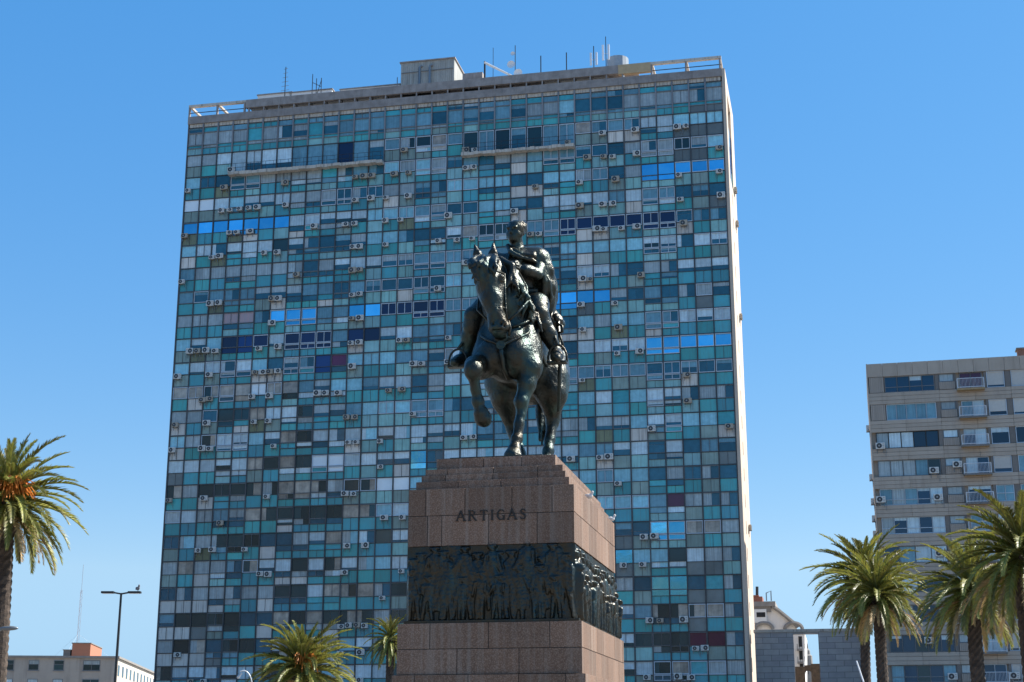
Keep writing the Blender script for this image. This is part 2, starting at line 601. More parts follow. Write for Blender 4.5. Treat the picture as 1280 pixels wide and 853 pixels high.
glass = MB()      # every further window of the facade
spand = MB()
grid = MB()
thin = MB()
for (i, c, x0, x1, zb, zt, parts) in cells:
    white = c in FR.get(i, ())
    if (i, c) in own:
        wins = [p for p in parts if p[3] in ('win', 'sub')]
        z0, z1 = min(p[0] for p in wins), max(p[1] for p in wins)
        xm, zm = (x0 + x1) / 2, z0
        fr = MB()
        pn = MB()
        for (a, b, ch, kd) in wins:
            frame(fr, x0 - xm, x1 - xm, a - zm, b - zm, .09 if white else .05, [.5] if (white and ch in 'sdnw' and rt.random() < .4) else [])
            panes(pn, x0 - xm + .06, x1 - xm - .06, a - zm + .05, b - zm - .05, ch)
        fo = fr.build('window', M['white_frame'] if white else M['grey_frame'], tower, loc=(xm, 0, zm))
        pn.build('pane', pane_mats, fo)
    for (a, b, ch, kd) in parts:
        if kd == 'sp':
            key = LETTER.get(ch, ch)
            x = .004 * rt.random()
            spand.face([(x0, .05 + x, a), (x1, .05 + x, a), (x1, .05, b), (x0, .05, b)], SP.index(key), rt.random())
            if rt.random() < .55:     # the joint down the middle of a spandrel
                xm = (x0 + x1) / 2
                grid.box(xm - .018, xm + .018, .02, .06, a, b)
        elif (i, c) not in own:
            panes(glass, x0, x1, a, b, ch)
            if white or rt.random() < .36:
                frame(thin, x0, x1, a, b, .085 if white else .045, [.5] if rt.random() < .4 else [], 0 if white else 1)
    for (a, b, ch, kd) in parts[:-1] if len(parts) > 1 else []:
        grid.box(x0 - .02, x1 + .02, -.02, .09, a - .055, a - .005)
tag(glass.build('small_windows', pane_mats, tower), kind='stuff')
tag(thin.build('small_window_frames', [M['white_frame'], M['grey_frame']], tower), kind='stuff')
tag(spand.build('spandrel_cladding', [M[k] for k in SP], tower), kind='stuff')
zlow = Z0 - FH * LAST
for c in range(NC + 1):
    w = .06 if c % 2 else .075
    grid.box(cx(c) - w, cx(c) + w, -.07, .1, zlow, Z0 + 3.75 if c not in (0, NC) else Z0 + .05)
    if c not in (0, NC): grid.box(cx(c) - .085, cx(c) + .085, -.16, -.07, Z0, Z0 + 4.2, 1)
for i in range(0, LAST + 1):
    zb = Z0 - FH * i
    grid.box(0, cx(NC), -.045, .1, zb - .055, zb + .055)
for zz in (.9, 1.325, 3.0): grid.box(0, cx(NC), -.035, .08, Z0 + zz - .03, Z0 + zz + .03, 1)
grid.build('mullion_grid', [M['mull'], M['mull_top']], tower)
TW = cx(NC)
# body, side walls
DEP = 14.0
body = MB()
body.box(-.05, TW + .05, .13, DEP, 0, Z0 + 3.7, 0)
body.box(-.12, -.06, -.05, DEP, 0, Z0 + 5.3, 1)
ROOF = 80.35
body.box(TW + .06, TW + .42, -.12, 2.6, 0, Z0 + 3.2, 0)
body.box(TW + .06, TW + .42, 2.6, 8.2, 0, Z0 - 7.5, 0)
body.box(TW + .06, TW + .42, 8.2, DEP, 0, Z0 + 3.2, 0)
body.box(TW + .06, TW + .42, -.12, DEP, Z0 + 3.2, Z0 + 5.25, 0)
body.build('tower_wall', [M['render'], M['mull_top']], tower)
for i in range(3, 24):
    zb = Z0 - FH * i - 1
    sw = MB()
    sw.box(TW + .36, TW + .425, 5.0, 5.9, zb, zb + 1.5)
    sw.build('side_window', M['dark'], tower)
sg = MB()
for i in range(-1, 3):
    for k in range(3): sg.box(TW + .06, TW + .3, 2.75 + 1.85 * k, 4.45 + 1.85 * k, Z0 - 2.5 * i - 4.9, Z0 - 2.5 * i - 2.7, 0 if (i + k) % 3 else 1)
sg.build('side_glazing', [M['N'], M['l']], tower)
# crown: louvres, concrete band, open gallery, roof slab
cr = MB()
for c in range(NC):
    for k in range(4):
        a = cx(c) + .1 + (cx(c + 1) - cx(c) - .2) * k / 4
        b = cx(c) + .1 + (cx(c + 1) - cx(c) - .2) * (k + 1) / 4 - .03
        cr.box(a, b, -.02, .12, Z0 + 3.8, Z0 + 4.24, 1)
cr.box(-.05, TW + .05, .12, .5, Z0 + 3.7, Z0 + 4.26, 2)
cr.box(-.12, TW + .06, -.22, .6, Z0 + 4.26, Z0 + 5.25, 0)
cr.box(-.05, TW + .05, .6, DEP - .02, Z0 + 4.4, Z0 + 5.2, 0)
cr.build('parapet_band', [M['conc'], M['louver'], M['dark']], tower)
top = MB()
za, zc, zd = Z0 + 5.25, Z0 + 5.8, ROOF
a, b = 7.6, TW - 12.2
top.box(a, b, -.22, .3, zc, zd, 0)                       # solid stretch of the roof slab's edge
top.box(b, b + 3.9, -.2, .3, zc - .1, zd + .02, 1)         # bare tan panel
top.box(a, b, .3, DEP, zd - .3, zd - .06, 0)
for x0, x1 in ((-.11, a), (b + 3.9, TW + .06)):           # open pergola frames at both ends
    top.box(x0, x1, -.2, .25, zd - .3, zd, 2)
    top.box(x0, x1, DEP - .5, DEP, zd - .3, zd, 2)
    for x in (x0, (x0 + x1) / 2 - .1, x1 - .3): top.box(x, x + .28, .25, DEP - .5, zd - .28, zd - .02, 2)
    for x in (x0, (x0 + x1) / 2 - .1, x1 - .28):
        top.box(x, x + .2, -.18, .1, za, zd - .3, 0)
        top.box(x, x + .25, DEP - .4, DEP - .1, za, zd - .3, 2)
    top.box(x0, x1, -.1, -.02, za + .5, za + .58, 3)
for c in range(4, 29): top.box(cx(c) - .08, cx(c) + .08, -.15, .1, za, zc, 0)
top.build('roof_frame', [M['conc'], M['tan'], M['louver'], M['black']], tower)
gal = MB()
for c in range(4, 29):
    x0, x1 = cx(c) + .1, cx(c + 1) - .1
    k = 0 if c in (4, 5, 6, 7, 8, 9, 10, 11, 12, 23, 24, 25, 26) else (1 if c in (14, 15, 18) else 2)
    gal.box(x0, x1, .9, 1.1, za, zc + .3, k)
gal.build('gallery_wall', [M['white_wall'], M['dark'], M['conc']], tower)
# two long balconies on the first storey
for (c0, c1, rail) in ((3, 13, True), (18, 25, True)):
    bz = Z0 - FH - .02
    sl = MB()
    n = 26
    for k in range(n):                                   # a crumbling edge
        xa = cx(c0) + (cx(c1) - cx(c0)) * k / n
        xb = cx(c0) + (cx(c1) - cx(c0)) * (k + 1) / n
        sl.box(xa, xb - .004, -1.0 + rt.uniform(0, .1), -.08, bz - .3 - rt.uniform(0, .12), bz + rt.uniform(-.05, .05), 0)
    bo = sl.build('balcony', M['louver'], tower)
    rl = MB()
    for z in (bz + .5, bz + 1.05): rl.tube([(cx(c0), -.95, z), (cx(c1), -.95, z)], .025, 5)
    x = cx(c0)
    while x <= cx(c1) + .01:
        rl.tube([(x, -.95, bz), (x, -.95, bz + 1.05)], .022, 5)
        x += CW / 2
    rl.build('railing', M['black'], bo)

# air conditioners: things hung on the facade
AC = {1: [3.1, 14.25, 18.2, 18.75, 24.55, 26.65, 28.65, 31.2, 31.7], 2: [.2, 2.6, 6.6, 11.15, 11.7, 12.2, 13.65, 14.55, 18.2, 18.65, 25.7, 26.7, 27.25, 28.7, 33.65],
      3: [2.5, 3.05, 3.7, 4.3, 4.85, 6.7, 11.2, 12.2, 13.15, 14.55, 22.5, 25.2, 27.4, 31.2, 33.6], 4: [.15, 3.1, 3.6, 4.45, 8.6, 10.6, 11.2, 13.15, 14.1, 17.1, 21.2, 25.2, 26.6, 27.2, 31.25, 33.65],
      5: [2.05, 2.55, 5.45, 6.3, 11.15, 11.55, 13.2, 16.5, 17.65, 18.6, 22.2, 22.7, 26.2, 26.65, 27.7, 28.6, 31.4], 6: [.15, 7.6, 11.15, 11.6, 18.2, 18.7],
      7: [2.1, 2.65, 6.1, 6.5, 11.2, 11.65, 16.5, 25.3, 25.75, 28.8], 8: [6.15, 11.2, 11.7, 25.2, 27.2], 9: [.95, 1.45, 2.0, 2.6, 5.4, 6.6, 11.2, 11.7, 14.2, 14.65, 17.2, 25.3, 27.4],
      10: [.25, 2.3, 5.2, 5.7, 6.15, 6.65, 11.3, 15.1, 15.6, 17.2, 27.3, 28.6], 11: [1.95, 2.4, 5.1, 6.2, 9.2, 9.7, 10.5, 13.6, 14.4, 25.2, 31.3], 12: [.3, 2.3, 5.3, 6.2, 11.05, 11.55, 15.1, 31.3],
      13: [.2, 2.1, 2.6, 6.6, 11.2, 11.7, 13.15, 18.2, 18.75, 29.2, 33.6], 14: [13.2, 24.5, 26.2, 26.7], 15: [.2, 2.4, 6.3, 11.1, 11.6, 27.2], 16: [3.5, 13.5, 14.6],
      17: [2.2, 3.1, 5.1, 11.3, 12.4, 28.6, 29.2], 18: [6.1, 6.6, 11.2, 14.6, 27.4, 28.5], 19: [13.5], 20: [11.1, 11.55, 12.05, 12.5, 28.8, 29.4, 30.7], 21: [1.3, 11.1, 12.3, 31.3, 31.8],
      22: [2.2, 3.0, 12.3, 28.6, 30.3, 31.0]}


def ac_meshes(m, rim):
    k = MB()
    k.box(-.43, .43, -.36, -.04, 0, .6)
    fa = MB()
    ring = [(.0 + -.1 + .25 * math.cos(2 * PI * q / 16), -.372, .3 + .25 * math.sin(2 * PI * q / 16)) for q in range(16)]
    fa.face(ring[::-1] if False else ring, 0, .5)
    ring2 = [(-.1 + .09 * math.cos(2 * PI * q / 10), -.378, .3 + .09 * math.sin(2 * PI * q / 10)) for q in range(10)]
    fa.face(ring2, 1, .5)
    for q in range(3): fa.box(.2, .36, -.372, -.361, .12 + q * .15, .17 + q * .15, 1)
    br = MB()
    for x in (-.32, .28):
        br.box(x, x + .05, -.38, 0, -.06, -.005)
        br.box(x, x + .05, -.05, 0, -.4, -.06)
    br.box(-.32, .33, -.045, -.01, -.1, -.05)
    br.tube([(.43, -.2, .2), (.52, -.12, .12), (.5, -.05, -.3), (.47, -.04, -.75)], .022, 5)
    return k, fa, br


def ac_proto(m):
    k, fa, br = ac_meshes(m, None)
    o = k.build('air_conditioner', m, None, bevel=.03)
    fo = fa.build('fan_grille', [M['fan'], M['hub']], o)
    bo = br.build('bracket', M['steel'], o)
    return o


def copy_tree(o, parent=None):
    n = o.copy()
    C.objects.link(n)
    if parent:
        n.parent = parent
        n.matrix_parent_inverse = o.matrix_parent_inverse.copy()
    for ch in list(o.children): copy_tree(ch, n)
    return n


ORD = ['', 'first', 'second', 'third', 'fourth', 'fifth', 'sixth', 'seventh', 'eighth', 'ninth', 'tenth', 'eleventh', 'twelfth', 'thirteenth', 'fourteenth',
       'fifteenth', 'sixteenth', 'seventeenth', 'eighteenth', 'nineteenth', 'twentieth', 'twenty-first', 'twenty-second', 'twenty-third']
UNDER = {'w': 'pale blind', 'W': 'white blind', 'g': 'grey curtain', 't': 'teal pane', 'd': 'deep-blue window', 'k': 'dark window',
         'n': 'navy window', 'N': 'blue window', 'b': 'bright-blue pane', 's': 'slate-blue window', 'l': 'cyan pane', 'y': 'beige window', 'p': 'maroon window', 'a': 'pink curtain'}
acw, aco = ac_proto(M['ac']), ac_proto(M['ac_old'])
first = {id(acw): True, id(aco): True}
ra = random.Random(11)
for i in sorted(AC):
    for n, x in enumerate(AC[i]):
        old = ra.random() < .26
        src = aco if old else acw
        if first[id(src)]:
            o, first[id(src)] = src, False
        else: o = copy_tree(src)
        c = int(x)
        z = Z0 - FH * i + .98 + ra.uniform(-.06, .06)
        y = 0.0
        if i == 1 and (3 <= c <= 12 or 18 <= c <= 24): z, y = Z0 - FH + .06, -.35
        sc = ra.uniform(.78, 1.14)
        o.location = W(TU + cx(x) + .1, TV + y - .05, z)
        o.scale = (sc * (-1 if ra.random() < .3 else 1), 1, sc * ra.uniform(.88, 1.1))
        o.rotation_euler = (0, ra.uniform(-.03, .03), -PSI)
        lab = f"{'yellowed' if old else 'white'} air conditioner under {UNDER[UP[i][c]]}, {ORD[n + 1]} from left in tower's {ORD[i + 1]} row from top"
        tag(o, lab, 'air conditioner', 'air conditioners on the glass tower')

# on the tower's roof
def roofp(x, y, dv=3.0): return to_loc(on_plane(x, y, TV + dv))


def box_thing(name, label, cat, x0, x1, ytop, ybot, dv, depth, mats, z0=None):
    p0, p1 = roofp(x0, ybot, dv), roofp(x1, ytop, dv)
    zb = ROOF - .3 if z0 is None else z0
    root = empty(name, W(p0[0], p0[1], zb), -PSI)
    tag(root, label, cat)
    return root, p1[0] - p0[0], p1[2] - zb


ph, pw, phh = box_thing('plant_room', 'pale corrugated plant room with pipes on the tower roof', 'plant room', 501, 568, 72, 100, 3.5, 5, None)
mb = MB()
mb.box(0, pw, 0, 9, 0, phh - .15, 0)
for k in range(24): mb.box(pw * k / 24 + .06, pw * (k + 1) / 24 - .06, -.05, 0, .1, phh - .2, 0)
mb.build('corrugated_wall', mat('stained_metal_sheet', (.4, .4, .37), rough=.6, var=.12, noise=.4, nscale=.8, streak=(2, .6, (.2, .17, .13), .2)), ph)
mb = MB()
mb.box(-.15, pw + .15, -.2, 9.15, phh - .15, phh, 0)
mb.build('roof_edge', M['conc'], ph)
mb = MB()
for zz in (phh * .35, phh * .7): mb.tube([(.1, -.12, zz), (pw - .1, -.12, zz + .1)], .05)
for xx in (pw * .36, pw * .55): mb.tube([(xx, -.2, .1), (xx, -.2, phh * .8), (xx + .3, -.2, phh * .85)], .16, 7)
mb.tube([(-.4, -.2, .2), (-.4, -.2, phh * .6)], .06)
mb.build('pipes', M['steel'], ph)
for (x0, x1, yt, lab) in ((322, 365, 116, 'low white rooftop hut at the left end of the tower roof'), (362, 415, 112, 'longer white rooftop hut beside the aerial cluster on the tower'), (425, 500, 106, 'white rooftop block just left of the corrugated plant room')):
    r, w, h = box_thing('rooftop_hut', lab, 'rooftop hut', x0, x1, yt, 125, 4.5, 6, None)
    mb = MB()
    mb.box(0, w, 0, 5, 0, h, 0)
    mb.build('hut_wall', M['white_wall'], r)
    mb = MB()
    mb.box(-.1, w + .1, -.12, 5.1, h, h + .14, 0)
    mb.build('hut_roof', M['conc'], r)
r, w, h = box_thing('rooftop_hut', 'small grey rooftop block right of the corrugated plant room', 'rooftop hut', 578, 603, 90, 105, 3.6, 4, None)
mb = MB()
mb.box(0, w, 0, 4, 0, h, 0)
mb.build('hut_wall', M['conc'], r)


def mast(name, label, cat, x, yt, dv=3.0, r=.05, extra=None):
    p = roofp(x, yt, dv)
    root = empty(name, W(p[0], p[1], ROOF - .25), -PSI)
    tag(root, label, cat, None)
    H = p[2] - ROOF + .25
    m_ = MB()
    m_.tube([(0, 0, 0), (0, 0, H)], r, 6)
    m_.build('pole', M['black'], root)
    if extra: extra(root, H)
    return root


def yagi(root, H):
    m_ = MB()
    for k in range(6):
        z = H * (.45 + .1 * k)
        m_.tube([(-.55 + .06 * k, 0, z), (.55 - .06 * k, 0, z + .08)], .028, 5)
    m_.build('aerial_elements', M['steel'], root)


def dishes(root, H):
    for k, (dx, z, rr) in enumerate(((-.45, H * .52, .5), (.45, H * .3, .55), (-.25, H * .78, .28))):
        m_ = MB()
        rings = 4
        pts = []
        for q in range(rings + 1):
            rad = rr * q / rings
            pts.append([(dx + rad * math.cos(2 * PI * a / 14), -.25 - .35 * (rad / rr) ** 2 * rr, z + rad * math.sin(2 * PI * a / 14)) for a in range(14)])
        for q in range(rings):
            for a in range(14):
                m_.face([pts[q][a], pts[q][(a + 1) % 14], pts[q + 1][(a + 1) % 14], pts[q + 1][a]], 0, .5)
        m_.tube([(dx, -.05, z), (dx, -.25, z)], .08)
        m_.build('dish', M['dish'], root, smooth=True)


def cell_ant(root, H):
    m_ = MB()
    for a in (-.35, .35):
        m_.box(a - .12, a + .12, -.2, -.02, H * .45, H * .8, 0)
        m_.tube([(a, -.1, H * .6), (0, 0, H * .6)], .03)
    m_.build('panel_antenna', M['dish'], root)


def frame_ant(root, H):
    m_ = MB()
    for dx in (.55, 1.2): m_.tube([(dx, 0, 0), (dx, 0, H * .86)], .05)
    m_.tube([(0, 0, H * .75), (1.2, 0, H * .6)], .04)
    m_.tube([(.55, 0, H * .3), (1.2, 0, H * .8)], .04)
    m_.build('cross_bars', M['black'], root)


def boom(root, H):
    m_ = MB()
    m_.tube([(0, -.1, H - .2), (5.2, -.1, .4)], [.16, .12], 7)
    m_.build('jib', M['white_wall'], root)


mast('tv_aerial', 'thin black aerial with cross elements at left of the tower roof', 'aerial', 357.5, 84, 3.2, .055, yagi)
mast('radio_aerial', 'cluster of upright black aerials linked by bars on the tower roof', 'aerial', 391, 93, 3.2, .05, frame_ant)
mast('roof_crane', 'post with white slanting jib on the tower roof', 'crane', 606, 77, 2.6, .12, boom)
mast('whip_aerial', 'thin whip aerial behind the slanting white jib', 'aerial', 616.5, 60, 5, .035)
mast('dish_mast', 'mast carrying three white round satellite dishes', 'dish mast', 644, 57, 2.8, .05, dishes)
mast('roof_pole', 'plain dark pole nearest the dish mast on the roof edge', 'pole', 676, 70, 2.6, .07)
mast('roof_pole', 'plain dark pole midway between dish mast and phone masts', 'pole', 708, 66, 2.6, .07)
mast('phone_mast', 'shorter phone mast with white panel antennas', 'phone mast', 742, 58, 3, .06, cell_ant)
mast('phone_mast', 'taller phone mast with panel antennas beside the water tank', 'phone mast', 757, 46, 3, .05, cell_ant)
p = roofp(772, 75, 5)
tk = MB()
tk.tube([(0, 0, 0), (0, 0, p[2] - ROOF + .1), (0, 0, p[2] - ROOF + .35)], [1.35, 1.35, .5], 16)
tag(tk.build('water_tank', M['tank'], None, loc=W(p[0], p[1], ROOF - .1)), 'squat grey blue water tank on the tower roof', 'water tank')
# small boxes on the sunlit side wall
for k, (z, y, lab) in enumerate(((66.5, 9.0, 'dark air conditioner high on the sunlit side wall of the tower'), (62.4, 9.6, 'air conditioner below the highest one on the sunlit side wall'),
                                 (50.5, 9.0, 'air conditioner midway up the sunlit side wall of the tower'), (25.5, 9.5, 'air conditioner low on the sunlit side wall of the tower'))):
    o = copy_tree(aco)
    o.scale = (1, 1, 1)
    o.location = W(TU + TW + .43, TV + y, z)
    o.rotation_euler = (0, 0, -PSI + PI / 2)
    tag(o, lab, 'air conditioner', 'air conditioners on the tower side wall')

# ------------------------------------------------------------------ THE MONUMENT
MX, MV = -8.955, 43.0
M['granite'] = mat('brown_granite', (.172, .1, .066), rough=.6, spec=.3, var=.2, noise=.6, nscale=1.0, col2=(.105, .072, .053), speck=(30, .8, (.28, .195, .145)), streak=(5.5, .45, (.29, .25, .215), .1, .49), bump=.2, bscale=30)
M['joint'] = mat('dark_joint', (.045, .04, .037), rough=.9, var=.1)
M['bronze'] = mat('patinated_bronze', (.034, .043, .04), rough=.33, metal=.72, spec=.6, var=0, noise=.8, nscale=1.3, col2=(.05, .036, .02), streak=(2.2, .5, (.04, .1, .09), .4, .5), bump=.6, bscale=10)
M['relief'] = mat('relief_bronze', (.03, .036, .034), rough=.34, metal=.6, spec=.6, var=0, noise=.9, nscale=1.6, col2=(.055, .042, .024), streak=(3, .55, (.02, .075, .085), .7), bump=.35, bscale=9)
M['letters'] = mat('dark_bronze_letters', (.03, .027, .025), rough=.5, metal=.3, var=0)
ped = empty('monument_pedestal', W(MX, MV, 0), -PSI)
tag(ped, 'tall stepped brown granite pedestal with bronze relief band and dark raised letters', 'pedestal')
rg = random.Random(5)


def courses(name, hx, y0, y1, zs, fronts, side_n, core=True):
    mb_ = MB()
    g = .009
    th = .3
    for k in range(len(zs) - 1):
        z0, z1 = zs[k] + g, zs[k + 1] - (g if k < len(zs) - 2 else 0)
        xs = [-hx] + [-hx + 2 * hx * q for q in fronts[k % len(fronts)]] + [hx]
        for a_, b_ in zip(xs, xs[1:]):
            mb_.box(a_ + (g if a_ > -hx else 0), b_ - (g if b_ < hx else 0), y0 + rg.uniform(0, .004), y0 + th, z0, z1)
            mb_.box(a_ + (g if a_ > -hx else 0), b_ - (g if b_ < hx else 0), y1 - th, y1, z0, z1)
        ys = [y0 + th + g]
        n = side_n
        off = .5 if k % 2 else 0
        for q in range(1, n): ys.append(y0 + (y1 - y0) * (q + off * .6) / n)
        ys.append(y1 - th - g)
        for a_, b_ in zip(ys, ys[1:]):
            for s_ in (-1, 1):
                e_ = hx - rg.uniform(0, .004)
                xa, xb = sorted((s_ * (hx - th), s_ * e_))
                mb_.box(xa, xb, a_ + g, b_ - g, z0, z1)
    if core: mb_.box(-hx + .02, hx - .02, y0 + .02, y1 - .02, zs[0] + .01, zs[-1] - .02, 1)
    mb_.box(-hx + th + .005, hx - th - .005, y0 + th + .005, y1 - th - .005, zs[-1] - .1, zs[-1] - .004, 0)
    return mb_.build(name, [M['granite'], M['joint']], ped, bevel=.006)


Y0, Y1 = 38.97 - MV, 46.5 - MV
courses('base_block', 2.6, Y0 - .28, Y1 + .28, [0, .9, 1.7, 2.55, 3.425], [[.25, .52, .8], [.12, .4, .66, .9]], 6)
courses('base_block', 2.5, Y0 - .18, Y1 + .18, [3.43, 4.1, 4.775], [[.33, .665], [.18, .5, .83]], 7)
courses('upper_block', 2.3, Y0, Y1, [6.845, 7.68, 8.416], [[.118, .205, .49, .78], [.105, .345, .63, .87]], 6)
for e_, za_, zb_, fr_ in ((.155, 8.418, 8.652, [.28, .56, .8]), (.275, 8.654, 8.844, [.17, .5, .81]), (.365, 8.846, 9.032, [.16, .5, .82])):
    courses('step', 2.3 - e_, Y0 + e_, Y1 - e_, [za_, zb_], [fr_], 5)
courses('top_slab', 2.3 - .61, Y0 + .61, Y1 - .61, [9.034, 9.365], [[.4, .72]], 4)


def relief(name, wid, hei, figs, base, res, place, seed):
    """A modelled bronze panel: figures and horses stand out of it by up to a third of a metre."""
    nx_, nz_ = int(wid / res) + 1, int(hei / res) + 1
    X, Z = np.meshgrid(np.linspace(0, wid, nx_), np.linspace(0, hei, nz_), indexing='ij')
    rr = np.random.RandomState(seed)
    H = np.zeros_like(X)
    for _ in range(26):
        kx, kz, ph_ = rr.uniform(2, 14), rr.uniform(1, 6), rr.uniform(0, 6.3)
        H += .006 * np.sin(kx * X + kz * Z + ph_)
    for (x0, z0, x1, z1, r0, r1, d) in figs:
        ba = np.array([x1 - x0, z1 - z0])
        L2 = max(ba @ ba, 1e-9)
        h = np.clip(((X - x0) * ba[0] + (Z - z0) * ba[1]) / L2, 0, 1)
        dist = np.hypot(X - x0 - h * ba[0], Z - z0 - h * ba[1])
        r = r0 + (r1 - r0) * h
        q = np.maximum(1 - (dist / r) ** 2, 0)
        hh = np.where(q > 0, d * (.12 + .88 * np.sqrt(q)) * np.minimum(1, q * 5), 0)
        H = np.maximum(H, hh)
    H += (.009 * np.sin(34 * X + 4 * np.sin(3 * Z + X)) + .006 * np.sin(19 * X + 9 * Z + 4 * np.sin(5 * X))) * (H > .05)
    H += .012 * np.sin(27 * X + 3 * np.sin(21 * Z)) * np.sin(23 * Z + 3 * np.sin(17 * X)) * (H > .02)
    for _ in range(1): H[1:-1, 1:-1] = (H[1:-1, 1:-1] * 2 + H[2:, 1:-1] + H[:-2, 1:-1] + H[1:-1, 2:] + H[1:-1, :-2]) / 6
    H = H * np.clip(np.minimum(X, wid - X) / .07, 0, 1)          # drapery
    v = [place(X[i, j], Z[i, j], base + H[i, j]) for i in range(nx_) for j in range(nz_)]
    f = [(i * nz_ + j, (i + 1) * nz_ + j, (i + 1) * nz_ + j + 1, i * nz_ + j + 1) for i in range(nx_ - 1) for j in range(nz_ - 1)]
    me = bpy.data.meshes.new(name)
    me.from_pydata(v, [], f)
    me.materials.append(M['relief'])
    me.polygons.foreach_set('use_smooth', [True] * len(f))
    o = bpy.data.objects.new(name, me)
    C.objects.link(o)
    o.parent = ped
    return o


def soldier(x, z, h, d, r_, lean=0.):
    s_ = h / 1.75
    o = []
    hd = (x + lean, z + h - .12 * s_)
    o.append((hd[0], hd[1], hd[0] + .02, hd[1] - .05 * s_, .12 * s_, .1 * s_, d * 1.05))
    o.append((hd[0] - .13 * s_, hd[1] + .06 * s_, hd[0] + .13 * s_, hd[1] + .07 * s_, .045, .045, d))
    o.append((x + lean * .8, z + h - .42 * s_, x, z + h * .5, .23 * s_, .19 * s_, d * .9))
    for q in (-1, 1):
        o.append((x + q * .2 * s_ + lean * .8, z + h - .4 * s_, x + q * r_.uniform(.15, .34) * s_, z + h * r_.uniform(.5, .62), .085 * s_, .065 * s_, d * r_.uniform(.7, 1.1)))
        o.append((x + q * .09 * s_, z + h * .5, x + q * r_.uniform(.08, .22) * s_, z + .02, .13 * s_, .075 * s_, d * r_.uniform(.6, .9)))
    return o


def relief_horse(x, z, s_, d, r_, face=1):
    o = [(x - .5 * s_ * face, z + 1.02 * s_, x + .4 * s_ * face, z + 1.08 * s_, .32 * s_, .3 * s_, d * .85)]
    o.append((x + .5 * s_ * face, z + 1.15 * s_, x + .78 * s_ * face, z + 1.6 * s_, .24 * s_, .14 * s_, d))
    o.append((x + .76 * s_ * face, z + 1.62 * s_, x + 1.02 * s_ * face, z + 1.3 * s_, .13 * s_, .075 * s_, d * 1.1))
    for q in (-.62, -.42, .34, .56):
        k = q + r_.uniform(-.12, .12)
        o.append((x + q * s_ * face, z + .95 * s_, x + k * s_ * face, z + .5 * s_, .15 * s_, .08 * s_, d * .8))
        o.append((x + k * s_ * face, z + .5 * s_, x + (k - .07) * s_ * face, z + .03, .075 * s_, .06 * s_, d * .7))
    o.append((x - .85 * s_ * face, z + 1.1 * s_, x - 1.0 * s_ * face, z + .45 * s_, .1 * s_, .05 * s_, d * .5))
    o += soldier(x + .02, z + .62 * s_, 1.32 * s_, d * 1.15, r_)
    return o


rr_ = random.Random(21)
fig = []
x_ = .15
while x_ < 4.5:
    fig += soldier(x_, .35, rr_.uniform(1.35, 1.6), rr_.uniform(.06, .1), rr_, rr_.uniform(-.06, .06))
    x_ += rr_.uniform(.25, .38)
for x_, fc in ((.75, 1), (2.35, -1), (3.3, 1), (1.6, 1), (4.0, -1)): fig += relief_horse(x_, .1, rr_.uniform(.95, 1.08), rr_.uniform(.1, .15), rr_, fc)
x_ = .2
while x_ < 4.45:
    fig += soldier(x_, .08, rr_.uniform(1.1, 1.5), rr_.uniform(.12, .19), rr_, rr_.uniform(-.1, .1))
    x_ += rr_.uniform(.38, .6)
FZ0, FZ1 = 4.78, 6.84
relief('relief_frieze', 4.62, FZ1 - FZ0, fig, 0., .018, lambda x, z, h: (x - 2.31, Y0 + .03 - h, FZ0 + z), 3)
fig = []
x_ = .2
while x_ < 7.35:
    fig += soldier(x_, .1, rr_.uniform(1.6, 1.88), rr_.uniform(.14, .24), rr_, rr_.uniform(-.1, .1))
    x_ += rr_.uniform(.28, .42)
x_ = .05
while x_ < 7.35:
    fig += soldier(x_, .05, rr_.uniform(1.0, 1.5), rr_.uniform(.28, .42), rr_, rr_.uniform(-.15, .15))
    x_ += rr_.uniform(.4, .62)
side_r = relief('relief_frieze', Y1 - Y0 - .1, FZ1 - FZ0 - .02, fig, 0., .022, lambda x, z, h: (2.27 + .72 * h, Y0 + .06 + x, FZ0 + z), 8)
mb = MB()
mb.box(-2.3, 2.26, Y0 + .06, Y1 - .05, FZ0 + .002, FZ1 - .003)
mb.box(-2.36, 2.42, Y0 - .1, Y1 + .06, FZ0, FZ0 + .075)
mb.build('frieze_ledge', M['relief'], ped, bevel=.01)

# the raised letters, roman capitals made of strokes (thick, thin, serifs)
LET = {'A': [((0, 0), (.38, 1), .1), ((.38, 1), (.78, 0), .17), ((.17, .36), (.6, .36), .08), ((-.1, .03), (.14, .03), .06), ((.62, .03), (.92, .03), .06)],
       'R': [((.12, 0), (.12, 1), .17), ((.0, .03), (.26, .03), .06), ((.0, .97), (.4, .97), .07), ((.4, .97), (.6, .84), .1), ((.6, .84), (.6, .66), .15), ((.6, .66), (.4, .5), .1), ((.12, .5), (.4, .5), .08), ((.38, .5), (.72, .02), .16), ((.66, .03), (.84, .03), .06)],
       'T': [((.36, 0), (.36, 1), .17), ((.0, .96), (.72, .96), .08), ((.02, .8), (.02, .98), .06), ((.7, .8), (.7, .98), .06), ((.22, .03), (.5, .03), .06)],
       'I': [((.12, 0), (.12, 1), .17), ((0, .03), (.24, .03), .06), ((0, .97), (.24, .97), .06)],
       'G': [((.68, .8), (.55, .95), .1), ((.55, .95), (.3, .96), .09), ((.3, .96), (.1, .74), .14), ((.1, .74), (.08, .3), .17), ((.08, .3), (.28, .05), .14), ((.28, .05), (.55, .05), .09), ((.55, .05), (.68, .16), .1), ((.68, .02), (.68, .42), .15), ((.52, .42), (.8, .42), .06)],
       'S': [((.54, .78), (.44, .94), .09), ((.44, .94), (.22, .95), .09), ((.22, .95), (.08, .78), .13), ((.08, .78), (.2, .58), .15), ((.2, .58), (.45, .44), .17), ((.45, .44), (.54, .24), .15), ((.54, .24), (.42, .06), .12), ((.42, .06), (.16, .04), .09), ((.16, .04), (.05, .22), .09)]}
